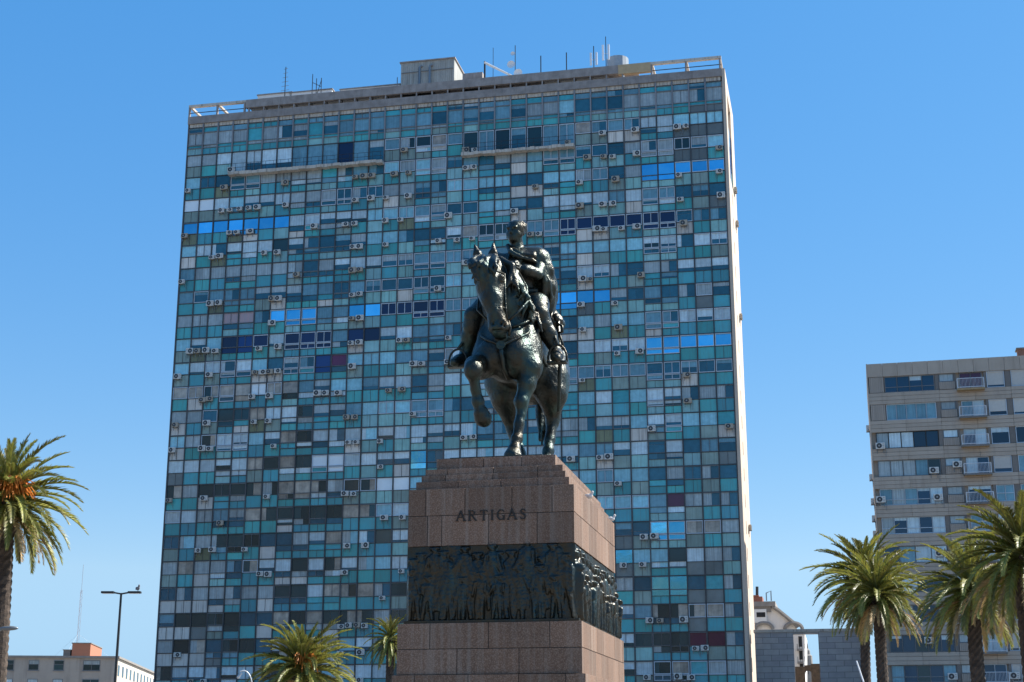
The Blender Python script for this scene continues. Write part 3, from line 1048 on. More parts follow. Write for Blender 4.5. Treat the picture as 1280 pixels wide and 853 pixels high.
p0_, p1_ = to_loc(on_plane(571, 652, MV + Y0)), to_loc(on_plane(657.5, 651, MV + Y0))
zt_ = to_loc(on_plane(571, 638.8, MV + Y0))[2]
lh = .98 * (zt_ - p0_[2])
wd = {'A': .8, 'R': .8, 'T': .72, 'I': .24, 'G': .74, 'S': .6}
word = 'ARTIGAS'
tw_ = sum(wd[q] for q in word) * lh
gap = ((p1_[0] - p0_[0]) - tw_) / 6
px_ = p0_[0] - MX
for ch in word:
    mb = MB()
    for (a, b, w) in LET[ch]:
        a, b = np.array(a) * lh, np.array(b) * lh
        d = (b - a) / np.linalg.norm(b - a)
        n_ = np.array([-d[1], d[0]]) * w * lh / 2
        a, b = a - d * .015 * lh, b + d * .015 * lh
        e_ = rg.uniform(.022, .032)
        q = [a + n_, a - n_, b - n_, b + n_]
        fr_ = [(px_ + c[0], Y0 - e_, p0_[2] + c[1]) for c in q]
        bk_ = [(px_ + c[0], Y0 - .001, p0_[2] + c[1]) for c in q]
        mb.face(fr_, 0, .5)
        for k in range(4): mb.face([fr_[k], bk_[k], bk_[(k + 1) % 4], fr_[(k + 1) % 4]], 0, .5)
    mb.build('raised_letter', M['letters'], ped)
    px_ += wd[ch] * lh + gap

# ------------------------------------------------------------------ THE HORSEMAN
SX, SV, SZ = -8.948, 43.0, 9.367
stat = empty('equestrian_statue', W(SX, SV, SZ), -PSI)
tag(stat, 'dark green bronze statue of a cloaked horseman on a walking horse atop the pedestal', 'statue')
B_ = M['bronze']


def st(x, y, V):
    p = to_loc(on_plane(x, y, V))
    return (p[0] - SX, p[1] - SV, p[2] - SZ)


h = Body()
# trunk
h.e((0.0, -.45, 3.62), (.88, 2.1, .92), .3)
h.e((0.02, -1.75, 3.5), (.8, .95, .98), .3)
h.e((0, 1.45, 3.6), (.98, 1.15, 1.02), .3)
h.e((-.32, -2.35, 3.2), (.48, .46, .56), .1)          # breast muscles with the furrow between
h.e((.36, -2.35, 3.2), (.49, .46, .56), .1)
h.e((.04, -2.15, 2.75), (.42, .4, .3), .2)
h.e((-.68, -1.7, 3.5), (.28, .75, .8), .14)
h.e((.7, -1.7, 3.5), (.28, .75, .8), .14)
# neck and crest, arched, head carried low and to the viewer's left
h.chain([(.02, -1.7, 4.1), (-.08, -2.05, 4.8), (-.25, -2.2, 5.45), (-.42, -2.35, 5.85)], [.74, .58, .48, .4], .25)
h.c((.05, -1.4, 4.5), .45, (-.3, -2.0, 5.9), .25, .15)
# head
h.e((-.42, -2.5, 5.75), (.4, .42, .38), .15)
h.e((-.32, -2.75, 5.25), (.42, .46, .5), .15)
h.chain([(-.36, -2.85, 5.4), (-.24, -2.92, 4.75), (-.1, -2.94, 4.15), (-.03, -2.94, 3.9)], [.37, .31, .25, .25], .12)
h.e((-.02, -2.95, 3.86), (.31, .26, .22), .1)
h.e((-.5, -2.62, 5.02), (.2, .4, .36), .12)            # cheeks
h.e((-.02, -2.6, 5.0), (.2, .4, .36), .12)
h.c((-.3, -3.14, 5.5), .1, (-.1, -3.1, 4.25), .09, .12)
for s_ in (-1, 1):
    cx_ = -.32 + s_ * .36
    h.e((cx_ - .02 * s_, -2.98, 5.36), (.12, .11, .09), .05)          # brow
    h.cut((cx_ + .03 * s_, -3.06, 5.26), (.08, .08, .06), .05)
    h.e((cx_ + .01 * s_, -3.0, 5.26), (.065, .06, .05), .02)         # eye
    h.cut((-.02 + s_ * .16, -3.17, 3.9), (.07, .1, .09), .04)          # nostrils
    h.c((-.02 + s_ * .2, -3.1, 4.0), .05, (-.02 + s_ * .12, -3.16, 3.8), .04, .05)
    h.c((-.32 + s_ * .27, -2.95, 5.05), .06, (-.12 + s_ * .2, -3.08, 4.35), .05, .08)  # facial crest
h.cut((-.02, -3.2, 3.72), (.26, .12, .022), .03)       # mouth
h.e((-.02, -2.84, 3.66), (.2, .22, .1), .06)
# ears
for (bx, tx, ty) in ((-.68, -.87, -2.35), (-.3, -.32, -2.28)):
    h.chain([(bx, -2.5, 5.98), ((bx + tx) / 2, -2.52, 6.26), (tx, ty - .15, 6.6)], [.12, .14, .035], .06)
    h.cut(((bx + tx) / 2 - .0, -2.68, 6.26), (.055, .07, .18), .04)
rh = random.Random(4)
# forelock and mane: loose locks
for q in range(30):
    a0 = (-.42 + rh.uniform(-.36, .3), -2.72 + rh.uniform(-.1, .06), 6.04 + rh.uniform(-.06, .1))
    a1 = (a0[0] + rh.uniform(-.16, .1), -3.02 + rh.uniform(-.06, .05), a0[2] - rh.uniform(.16, .3))
    a2 = (a1[0] + rh.uniform(-.15, .15), -3.2 + rh.uniform(-.08, .04), a1[2] - rh.uniform(.15, .32))
    a3 = (a2[0] + rh.uniform(-.14, .12), -3.28 + rh.uniform(-.04, .06), a2[2] - rh.uniform(.1, .3))
    h.chain([a0, a1, a2, a3], [.075, .075, .06, .022], .014)
for q in range(40):
    t = q / 39
    a0 = np.array([-.12 + .62 * t, -2.4 + .75 * t, 6.1 - 1.45 * t])
    a1 = a0 + np.array([.24 + rh.uniform(0, .14), -.12 + rh.uniform(-.14, .06), -.2])
    a2 = a1 + np.array([rh.uniform(-.06, .2), rh.uniform(-.18, -.02), -.3 - rh.uniform(0, .22)])
    a3 = a2 + np.array([rh.uniform(-.16, .12), rh.uniform(-.12, .04), -.24])
    h.chain([a0, a1, a2, a3], [.12, .1, .075, .028], .022)
# legs
h.c((.58, -1.9, 3.4), .46, (.74, -2.25, 2.8), .35, .2)
h.chain([(.75, -2.25, 2.8), (.67, -2.38, 2.3), (.55, -2.48, 1.78)], [.35, .26, .2], .12)
h.e((.55, -2.53, 1.74), (.2, .21, .24), .08)
h.chain([(.55, -2.48, 1.6), (.5, -2.6, 1.1), (.455, -2.7, .68)], [.16, .135, .15], .08)
h.e((.45, -2.72, .62), (.18, .19, .18), .06)
h.chain([(.44, -2.74, .55), (.42, -2.88, .3)], [.145, .17], .06)
h.chain([(.42, -2.88, .27), (.4, -2.96, .09)], [.2, .275], .03)
h.c((-.56, -1.95, 3.3), .46, (-.68, -2.5, 2.84), .36, .2)
h.chain([(-.68, -2.5, 2.84), (-.7, -2.95, 2.74), (-.68, -3.3, 2.6)], [.35, .3, .25], .12)
h.e((-.68, -3.36, 2.55), (.25, .23, .3), .08)
h.chain([(-.68, -3.28, 2.42), (-.66, -3.1, 2.05), (-.63, -2.98, 1.78)], [.175, .14, .15], .08)
h.e((-.62, -2.98, 1.7), (.19, .2, .18), .06)
h.chain([(-.61, -3.0, 1.64), (-.55, -2.92, 1.42)], [.15, .18], .05)
h.chain([(-.54, -2.9, 1.38), (-.5, -2.82, 1.25)], [.22, .26], .03)
# hind legs
h.chain([(.5, 1.2, 3.7), (.78, .5, 3.1), (.9, .35, 2.65), (.87, .6, 1.95)], [.8, .6, .44, .24], .25)
h.e((.86, .66, 1.84), (.2, .28, .26), .08)
h.chain([(.85, .58, 1.72), (.81, .38, 1.2), (.8, .22, .86)], [.185, .15, .16], .08)
h.e((.8, .2, .82), (.18, .2, .18), .06)
h.chain([(.79, .16, .74), (.74, .0, .38)], [.15, .18], .06)
h.chain([(.74, -.02, .34), (.72, -.1, .1)], [.21, .27], .03)
h.chain([(-.5, 1.2, 3.7), (-.58, .5, 3.05), (-.54, .35, 2.55), (-.42, .7, 1.8)], [.8, .6, .4, .23], .25)
h.e((-.4, .74, 1.72), (.19, .27, .25), .08)
h.chain([(-.4, .66, 1.6), (-.2, .5, 1.1), (-.08, .35, .8)], [.18, .15, .16], .08)
h.chain([(-.08, .33, .78), (.0, .2, .36)], [.16, .18], .06)
h.chain([(0, .18, .33), (.02, .1, .1)], [.21, .27], .03)
# tail
for q in range(9):
    ox, oy = rh.uniform(-.16, .16), rh.uniform(-.12, .12)
    h.chain([(.05, 2.45, 4.0), (.1 + ox * .6, 2.75 + oy, 3.3), (.16 + ox, 2.6 + oy, 2.4), (.2 + ox * 1.3, 2.3 + oy, 1.65 + rh.uniform(-.3, .2))], [.16, .15, .14, .04], .06)
h.c((0, 2.2, 4.05), .28, (.08, 2.7, 3.6), .18, .2)


def chisel(X, Y, Z):
    """Modelled surface: soft muscle ripples and tool marks."""
    n_ = .013 * np.sin(5.1 * X + 3.2 * np.sin(2.3 * Z + 1.1 * Y)) * np.sin(4.3 * Z + 2.1 * X)
    n_ += .008 * np.sin(11 * X + 7 * Z + 2.5 * np.sin(6 * Y)) * np.sin(9 * Y - 5 * Z)
    return n_.astype(np.float32)


horse = h.mesh('horse', B_, .035, stat, warp=chisel)

# rider
r = Body()
r.e((.2, -.85, 5.05), (.68, .55, .5), .2)
r.c((.2, -.85, 5.2), .5, (.18, -.9, 5.9), .5, .2)
r.e((.16, -.92, 6.2), (.62, .45, .55), .2)
r.c((-.45, -.92, 6.52), .27, (.75, -.92, 6.55), .27, .2)
r.c((.12, -.95, 6.6), .26, (.09, -1.02, 7.1), .2, .12)
# legs with boots
r.chain([(.55, -.85, 5.1), (.78, -1.3, 4.95), (.9, -1.62, 4.64)], [.42, .35, .27], .15)
r.e((.92, -1.64, 4.56), (.24, .26, .28), .08)
r.chain([(.94, -1.55, 4.5), (1.14, -1.42, 4.0), (1.34, -1.34, 3.5)], [.25, .235, .16], .1)
r.c((.96, -1.56, 4.42), .27, (.99, -1.54, 4.3), .27, .03)           # boot top
r.chain([(1.37, -1.35, 3.42), (1.42, -1.65, 3.26), (1.5, -1.98, 3.12)], [.19, .18, .13], .08)
r.chain([(-.2, -.85, 5.1), (-.75, -1.3, 4.98), (-1.08, -1.6, 4.68)], [.44, .38, .3], .15)
r.chain([(-1.1, -1.55, 4.55), (-1.28, -1.42, 4.05), (-1.42, -1.34, 3.5)], [.27, .25, .18], .1)
r.c((-1.12, -1.55, 4.45), .3, (-1.15, -1.53, 4.33), .3, .03)
r.chain([(-1.42, -1.35, 3.45), (-1.5, -1.65, 3.3), (-1.6, -1.95, 3.16)], [.19, .18, .13], .08)
# arms: his left bent across with the reins, his right lower behind the horse's head
r.chain([(.7, -.95, 6.5), (.8, -1.12, 6.15), (.78, -1.32, 5.92)], [.27, .2, .17], .08)
r.chain([(.78, -1.32, 5.92), (.6, -1.6, 5.95), (.42, -1.74, 5.98)], [.18, .165, .13], .06)
r.c((.58, -1.64, 5.95), .172, (.5, -1.69, 5.96), .182, .02)           # cuff
r.chain([(-.55, -.95, 6.5), (-.78, -1.15, 6.0), (-.75, -1.4, 5.6), (-.5, -1.8, 5.45)], [.3, .25, .2, .14], .1)


def fist(b, c, d):
    """Palm, four curled fingers and a thumb round the reins; d points the way the forearm points."""
    c, d = np.array(c), np.array(d) / np.linalg.norm(d)
    n_ = np.cross(d, (0, 0, 1.))
    n_ /= np.linalg.norm(n_)
    if n_[1] > 0: n_ = -n_
    up = np.array((0, 0, 1.))
    b.e(c + d * .1, (.15, .11, .17), .05)
    for k, (zz, ln) in enumerate(((.12, .95), (.045, 1.05), (-.035, 1.0), (-.11, .8))):
        k0 = c + d * .19 + up * zz + n_ * .02
        k1 = k0 + (d * .08 + n_ * .13) * ln
        k2 = k1 + (-d * .12 + n_ * .05) * ln
        k3 = k2 + (-d * .1 - n_ * .05) * ln
        b.chain([k0, k1, k2, k3], [.05, .047, .042, .036], .012)
    t0 = c + d * .02 + up * .13 + n_ * .05
    b.chain([t0, t0 + d * .1 + n_ * .1 + up * .03, t0 + d * .16 + n_ * .17 - up * .03], [.058, .05, .04], .02)


fist(r, (.34, -1.77, 5.98), (-1, -.35, .12))
fist(r, (-.46, -1.84, 5.44), (.55, -.75, -.1))
# head, turned a little to his right
r.e((.09, -1.03, 7.5), (.3, .33, .27), .06)
r.e((.05, -1.14, 7.3), (.235, .23, .26), .08)
r.e((.03, -1.24, 7.1), (.12, .12, .075), .06)
fx, fy = -.22, -.975                                     # facing
sx_, sy_ = .975, -.22                                    # his left


def fp(f_, s_, z): return (.07 + fx * f_ + sx_ * s_, -1.05 + fy * f_ + sy_ * s_, z)


r.c(fp(.29, -.13, 7.475), .045, fp(.29, .13, 7.475), .045, .04)
r.c(fp(.31, 0, 7.45), .035, fp(.385, 0, 7.3), .055, .035)
for s_ in (-1, 1):
    r.cut(fp(.335, .1 * s_, 7.41), (.06, .055, .036), .03)
    r.e(fp(.25, .1 * s_, 7.405), (.042, .04, .026), .03)
    r.e(fp(.17, .14 * s_, 7.29), (.07, .07, .07), .08)
    r.e(fp(.02, .265 * s_, 7.36), (.04, .07, .1), .02)
    r.c(fp(.06, .245 * s_, 7.42), .05, fp(.1, .23 * s_, 7.24), .04, .03)      # sideburns
r.c(fp(.275, -.07, 7.2), .026, fp(.275, .07, 7.2), .026, .03)
r.c(fp(.265, -.055, 7.155), .028, fp(.265, .055, 7.155), .028, .03)
r.e(fp(.2, 0, 7.19), (.13, .12, .1), .06)
# coat: standing collar, lapels, sash, sleeve creases
for q in range(16):
    a_, b_ = 2 * PI * q / 16, 2 * PI * (q + 1) / 16
    f0, f1 = .045 * math.cos(a_), .045 * math.cos(b_)
    r.c((.1 + .2 * math.sin(a_), -1.0 - .2 * math.cos(a_), 6.86 - f0), .075, (.1 + .2 * math.sin(b_), -1.0 - .2 * math.cos(b_), 6.86 - f1), .075, .03)
r.chain([(.0, -1.2, 6.8), (-.12, -1.38, 6.4), (.02, -1.44, 5.95)], [.05, .06, .04], .03)
r.chain([(.2, -1.2, 6.8), (.3, -1.38, 6.4), (.12, -1.45, 5.95)], [.05, .06, .04], .03)
for q in range(9): r.e((.08, -1.42 + .004 * q, 6.5 - .11 * q), (.03, .03, .03), .01)
for z in (5.5, 5.42): r.chain([(-.45, -1.05, z), (-.1, -1.33, z - .04), (.3, -1.36, z - .04), (.72, -1.1, z)], [.06] * 4, .03)
for q in range(6):
    t = q / 5
    c_ = np.array([.78, -1.32, 5.92]) * (1 - t) + np.array([.58, -1.6, 5.96]) * t
    r.c(c_ + np.array([.03, -.1, .12]), .045, c_ + np.array([-.05, -.13, -.1]), .04, .03)
for (k0, k1) in (((.62, -1.2, 5.2), (.98, -1.55, 4.85)), ((.75, -1.02, 5.3), (1.1, -1.5, 4.95)), ((-.4, -1.2, 5.2), (-.9, -1.5, 4.95))): r.c(k0, .07, k1, .05, .06)
rider = r.mesh('rider', B_, .023, stat, warp=lambda X, Y, Z: chisel(X, Y, Z) * np.clip((6.95 - Z) * 6, 0, 1).astype(np.float32))
hr = Body()
hr.e((.1, -1.0, 7.55), (.325, .32, .235), .05)
for q in range(60):
    a = rh.uniform(0, 2 * PI)
    rad = .3 * math.sqrt(rh.uniform(.02, 1))
    z = 7.55 + .225 * math.sqrt(max(0, 1 - (rad / .335) ** 2))
    x, y = .1 + rad * math.cos(a), -1.0 + rad * math.sin(a)
    if y < -1.24: z = max(z, 7.6)
    tx, ty = -math.sin(a), math.cos(a)
    hr.c((x - tx * .05, y - ty * .05, z - .02), .032, (x + tx * .06, y + ty * .06, z - .035), .024, .02)
hr.mesh('hair', B_, .018, rider)
# cloak over both shoulders, thrown back from the left arm
cl = Body()
cl.c((.25, -.98, 6.66), .3, (.85, -.88, 6.56), .36, .15)
cl.e((.2, -.72, 6.5), (.9, .38, .4), .2)
cl.chain([(.88, -.88, 6.5), (1.16, -.82, 6.15), (1.3, -.75, 5.7), (1.18, -.6, 5.2), (1.02, -.5, 4.78)], [.36, .33, .28, .25, .16], .15)
cl.e((.3, -.42, 5.6), (.95, .3, 1.2), .2)
cl.e((.35, -.1, 4.75), (1.05, .7, .35), .2)
cl.c((-.55, -.85, 6.6), .28, (-.8, -.7, 6.0), .28, .15)
cl.c((-.8, -.7, 6.0), .28, (-.75, -.4, 5.0), .22, .15)
# the hem that crosses the breast from the neck to the left shoulder, and the folds above it
cl.chain([(-.14, -1.2, 6.92), (-.02, -1.4, 6.66), (.3, -1.46, 6.46), (.75, -1.36, 6.38), (1.1, -1.2, 6.3)], [.07, .075, .075, .075, .06], .03)
for k in range(6):
    t = k / 5
    cl.chain([(-.08 + .1 * t, -1.22 + .12 * t, 6.86 + .04 * t), (.28 + .06 * t, -1.36 + .2 * t, 6.6 + .2 * t), (.78 + .04 * t, -1.3 + .32 * t, 6.52 + .3 * t), (1.12 + .03 * t, -1.12 + .25 * t, 6.4 + .26 * t)], [.05, .075, .085, .06], .035)
# folds that hang from the shoulder over the bent arm, and the outer edge
for k in range(7):
    t = k / 6
    cl.chain([(.95 + .14 * t, -1.2 + .3 * t, 6.5 + .08 * math.sin(3 * t)), (1.2 + .16 * t, -1.16 + .35 * t, 6.2), (1.34 + .16 * t, -1.1 + .45 * t, 5.75 - .05 * t), (1.24 + .14 * t, -.95 + .45 * t, 5.3 - .1 * t), (1.05 + .12 * t, -.8 + .4 * t, 4.9 - .2 * t)], [.07, .085, .08, .07, .035], .035)
for k in range(4):
    t = k / 3
    cl.chain([(1.3 - .12 * t, -1.1 + .22 * t, 6.22), (1.62 - .1 * t, -1.0 + .2 * t, 5.8), (1.72 - .2 * t, -.85 + .2 * t, 5.35), (1.4 - .2 * t, -.7 + .2 * t, 4.95)], [.05, .07, .075, .04], .02)
for k in range(5):
    t = k / 4
    cl.chain([(-.5 - .12 * t, -1.12 + .3 * t, 6.62), (-.74 - .1 * t, -1.02 + .3 * t, 6.1), (-.74 - .1 * t, -.8 + .3 * t, 5.4)], [.06, .075, .05], .035)


for k, q in enumerate(cl.p):          # drawn in close at his left
    q = list(q)
    for j in ((1, 3) if q[0] == 'c' else (1,)):
        v_ = q[j].copy()
        if v_[0] > .5: v_[0] = .5 + (v_[0] - .5) * .52
        q[j] = v_
    cl.p[k] = tuple(q)


def folds(X, Y, Z):
    a = np.arctan2(Y + .3, X - .2)
    return (.03 * np.sin(17 * a + 2.2 * np.sin(2.1 * Z)) * np.clip(6.6 - Z, 0, 1)).astype(np.float32) + chisel(X, Y, Z)


cl.mesh('cloak', B_, .03, rider, warp=folds)
# saddle, holsters, saddle cloth
sd = Body()
sd.e((.05, -.6, 4.5), (.95, 1.0, .3), .15)
sd.e((.05, .3, 4.75), (.6, .25, .3), .15)
sd.e((.05, -1.5, 4.65), (.35, .2, .35), .1)
sd.c((.42, -1.62, 4.72), .27, (.54, -1.6, 4.4), .23, .08)
sd.chain([(.54, -1.62, 4.42), (.66, -1.58, 4.1), (.76, -1.5, 3.8)], [.25, .2, .12], .08)
sd.c((-.5, -1.62, 4.75), .28, (-.75, -1.55, 4.3), .22, .08)
sd.e((.86, -.4, 3.95), (.1, .95, .65), .1)
sd.e((-.86, -.4, 3.95), (.1, .95, .65), .1)
sd.mesh('saddle', B_, .045, stat)


def strap(name, pts, r_, parent=stat, n=6):
    m_ = MB()
    m_.tube(pts, r_, n)
    return m_.build(name, B_, parent, smooth=True)


strap('rein', [(.22, -2.85, 4.05), (.5, -2.75, 4.35), (.72, -2.45, 4.75), (.62, -2.1, 5.3), (.3, -1.95, 5.9)], .04)
strap('rein', [(-.3, -2.85, 4.05), (-.72, -2.7, 4.5), (-.75, -2.4, 5.1), (-.4, -2.05, 5.4)], .035)
br_ = strap('bridle', [(-.72, -2.85, 5.5), (-.5, -3.13, 5.55), (-.32, -3.2, 5.55), (-.1, -3.1, 5.55), (.1, -2.85, 5.5)], .035)
strap('noseband', [(-.42, -2.85, 4.45), (-.32, -3.1, 4.42), (-.12, -3.22, 4.4), (.06, -3.1, 4.42), (.17, -2.85, 4.45)], .035, br_)
strap('cheek_strap', [(.12, -2.85, 5.5), (.14, -2.9, 5.0), (.17, -2.9, 4.4), (.22, -2.9, 4.05)], .033, br_)
strap('cheek_strap', [(-.74, -2.85, 5.5), (-.58, -2.95, 5.0), (-.42, -2.92, 4.4), (-.3, -2.9, 4.05)], .033, br_)
strap('bit_chain', [(.24, -2.92, 4.05), (.3, -2.9, 3.85), (.26, -2.88, 3.62)], .045, br_)
strap('breast_strap', [(.82, -1.75, 4.5), (.66, -2.35, 4.15), (.3, -2.62, 3.95)], .04)
strap('breast_collar', [(.9, -1.6, 4.15), (.8, -2.2, 3.9), (.5, -2.68, 3.6), (.03, -2.82, 3.35), (-.45, -2.68, 3.6), (-.78, -2.2, 3.9), (-.9, -1.6, 4.15)], .05)
strap('breast_strap', [(.02, -2.85, 3.35), (.04, -2.84, 3.05), (.06, -2.7, 2.72), (.14, -2.45, 2.48), (.3, -2.1, 2.45)], .07)
m_ = MB()
m_.tube([(.02, -2.79, 3.35), (.02, -2.92, 3.35)], .13, 14)
m_.build('breast_medallion', B_, stat)
for (fx_, fy_, fz_, sgn) in ((1.46, -1.78, 3.2, 1), (-1.54, -1.76, 3.24, -1)):
    arc = [(fx_ + .27 * math.cos(q) * 1.05, fy_ + .03, fz_ - .14 + .52 * max(0, math.sin(q)) ** .8) for q in np.linspace(0, PI, 13)]
    so = strap('stirrup', arc, .035)
    m_ = MB()
    m_.box(fx_ - .29, fx_ + .29, fy_ - .12, fy_ + .14, fz_ - .2, fz_ - .13)
    m_.build('foot_plate', B_, so, bevel=.02)
    strap('stirrup_strap', [(fx_, fy_ + .03, fz_ + .38), (fx_ - .2 * sgn, fy_ + .45, fz_ + .95), (fx_ - .45 * sgn, fy_ + .7, fz_ + 1.5)], .045, so)
    strap('spur', [(fx_ - .06 * sgn, -1.2, 3.42), (fx_ + .02 * sgn, -1.0, 3.38)], .04)
# sword at his left side
sw_ = [st(697, 400, 42.3), st(700, 455, 42.4), st(698, 515, 42.4)]
sword = strap('sword', sw_, [.07, .065, .045], stat, 8)
strap('hilt', [st(694, 393, 42.3), st(697, 402, 42.3)], .09, sword, 8)
strap('hand_guard', [st(690, 391, 42.25), st(688, 397, 42.2), st(692, 403, 42.25), st(699, 402, 42.3)], .035, sword)
strap('chain', [st(694, 415, 42.3), st(700, 420, 42.2), st(704, 432, 42.2), st(701, 442, 42.3)], .04, sword)
strap('scabbard_ring', [st(697, 405, 42.25), st(703, 408, 42.2), st(703, 415, 42.2), st(697, 417, 42.25)], .045, sword)
mb = MB()
mb.box(-1.35, 1.3, -3.3, 2.7, .001, .05)
mb.build('statue_plinth', B_, stat, bevel=.015)


# pigeons
def pigeon(label, P, rz, sc, m):
    b = Body()
    b.e((0, 0, .13), (.07, .13, .075), .02)
    b.chain([(0, -.08, .17), (0, -.12, .22), (0, -.13, .255)], [.05, .035, .036], .02)
    b.c((0, -.15, .25), .014, (0, -.18, .245), .006, .008)
    b.c((0, .1, .12), .04, (0, .22, .1), .025, .02)
    b.e((.055, .03, .14), (.022, .11, .055), .015)
    b.e((-.055, .03, .14), (.022, .11, .055), .015)
    b.c((.025, -.01, .07), .012, (.025, -.02, .008), .009, .01)
    b.c((-.025, -.01, .07), .012, (-.025, -.02, .008), .009, .01)
    o = b.mesh('pigeon', m, .011)
    o.location = P
    o.rotation_euler = (0, 0, rz)
    o.scale = (sc,) * 3
    return tag(o, label, 'pigeon', 'pigeons perched around the square')


M['pig_w'] = mat('white_feathers', (.7, .68, .66), rough=.8, var=0, noise=.3, nscale=8)
M['pig_g'] = mat('grey_feathers', (.2, .2, .22), rough=.8, var=0, noise=.3, nscale=8)
pigeon('white pigeon perched halfway along the upper block of the pedestal', W(MX + 2.24, MV - 1.2, 8.417), 1.2, .95, M['pig_w'])
pigeon('pigeon perched at the back corner of the upper block', W(MX + 2.22, MV + 3.3, 8.417), 1.5, .95, M['pig_w'])

# ------------------------------------------------------------------ APARTMENT BLOCK ON THE RIGHT
PA = R(13.5)
M['clad'] = mat('beige_cladding', (.43, .37, .305), rough=.85, var=.06, noise=.35, nscale=.6, col2=(.33, .26, .2), streak=(2, .35, (.22, .175, .14), .2))
M['clad_d'] = mat('grey_pier', (.19, .175, .16), rough=.85, var=.1, noise=.3)
M['ribbed'] = mat('ribbed_panel', (.39, .34, .29), rough=.8, var=.05, streak=(5, .3, (.18, .15, .12), .2))
M['soffit'] = mat('stained_soffit', (.36, .26, .14), rough=.9, var=.1, noise=.4)
M['rail'] = mat('white_railing', (.62, .66, .7), rough=.5, var=.1)
M['roller'] = mat('roller_blind', (.55, .54, .5), rough=.6, var=.12, noise=.2)
P0 = on_plane(1083.7, 456, to_loc(at(1083.7, 456, 153.6), PA)[1], PA)
AU, AV, AZ = to_loc(P0, PA)
apt = empty('apartment_block', W(AU, AV, 0, PA), -PA)
tag(apt, 'beige apartment block with ribbon windows and small railed balconies behind the right palms', 'apartment building')


def ax_(x, y=482): return to_loc(on_plane(x, y, AV, PA), PA)[0] - AU


def az_(x, y): return to_loc(on_plane(x, y, AV, PA), PA)[2]


ZT1 = az_(1106, 471.4)
WH = ZT1 - az_(1106, 491.2)
A0, A1, Bx0, Bx1 = ax_(1105.8), ax_(1168.3), ax_(1174.2), ax_(1192.8)
C0, C1, D0, D1, E0, E1 = ax_(1195.6), ax_(1230), ax_(1233.9), ax_(1256.3), ax_(1264.4), ax_(1287)
NF = int(ZT1 / 3.0) - 1
AW = E1 + 14
rb = random.Random(17)
wall = MB()
pier = MB()
rib = MB()
for k in range(NF + 1):
    zt = ZT1 - 3.0 * k
    zb = zt - WH
    n0 = zb - (3.0 - WH) + .02
    if k == NF: n0 = 0
    for q in range(3):                    # spandrel band: three courses with fine joints
        a_, b_ = n0 + (zb - n0) * q / 3, n0 + (zb - n0) * (q + 1) / 3 - .03
        x = 0.0
        while x < AW:
            x2 = min(x + 3.6, AW)
            wall.box(x, x2 - .02, -.1 if x2 < C0 or x > C1 else -.06, .3, a_, b_)
            x = x2
wall.box(.02, AW - .02, .3, 15, 0, AZ - .3, 0)
x = 0.0
while x < AW:
    wall.box(x, min(x + 1.55, AW) - .025, -.12, .3, ZT1 + .02, AZ)
    x += 1.55
wall.box(0, AW, .3, 15, AZ - .3, AZ - .1, 0)
wall.box(-.12, 0, -.15, 15, 0, AZ + .02, 0)
wall.build('wall', M['clad'], apt)
AFLOOR = {}
winm = [mat('apartment_blue_pane', (.006, .04, .085), var=.4, **G), M['t'], M['s'], M['w'], M['g'], M['roller'], M['k'], M['N'], M['p']]


def awindow(x0, x1, z0, z1, n, codes, fm, depth=.12, rails=None):
    fr = MB()
    pn = MB()
    xm = (x0 + x1) / 2
    frame(fr, x0 - xm, x1 - xm, 0, z1 - z0, .07, [q / n for q in range(1, n)], 0, -.05, .06)
    if rails: fr.box(x0 - xm, x1 - xm, -.04, .05, (z1 - z0) * rails - .03, (z1 - z0) * rails + .03)
    for q in range(n):
        a_, b_ = x0 - xm + (x1 - x0) * q / n + .05, x0 - xm + (x1 - x0) * (q + 1) / n - .05
        c_ = codes[q % len(codes)]
        e_ = rb.uniform(-.01, .01)
        if c_ == 'R':        # roller blind part way down
            hh = (z1 - z0) * rb.choice((.15, .25, .05))
            pn.face([(a_, .02, hh), (b_, .02, hh), (b_, .02, z1 - z0 - .05), (a_, .02, z1 - z0 - .05)], 5, rb.random())
            pn.face([(a_, .05, .05), (b_, .05, .05), (b_, .05, hh), (a_, .05, hh)], 0, rb.random())
        else:
            i_ = {'d': 0, 't': 1, 's': 2, 'w': 3, 'g': 4, 'k': 6, 'N': 7, 'p': 8}[c_]
            if c_ == 'd' and rb.random() < .3:
                hh = (z1 - z0) * rb.choice((.7, .8))
                pn.face([(a_, .02 - e_, hh), (b_, .02 + e_, hh), (b_, .02 + e_, z1 - z0 - .05), (a_, .02 - e_, z1 - z0 - .05)], 3, rb.random())
                pn.face([(a_, .02 - e_, .05), (b_, .02 + e_, .05), (b_, .02 + e_, hh), (a_, .02 - e_, hh)], 0, rb.random())
            else: pn.face([(a_, .02 - e_, .05), (b_, .02 + e_, .05), (b_, .02 + e_, z1 - z0 - .05), (a_, .02 - e_, z1 - z0 - .05)], i_, rb.random())
    fo = fr.build('window', fm, apt, loc=(xm, depth, z0))
    pn.build('pane', winm, fo)
    return fo


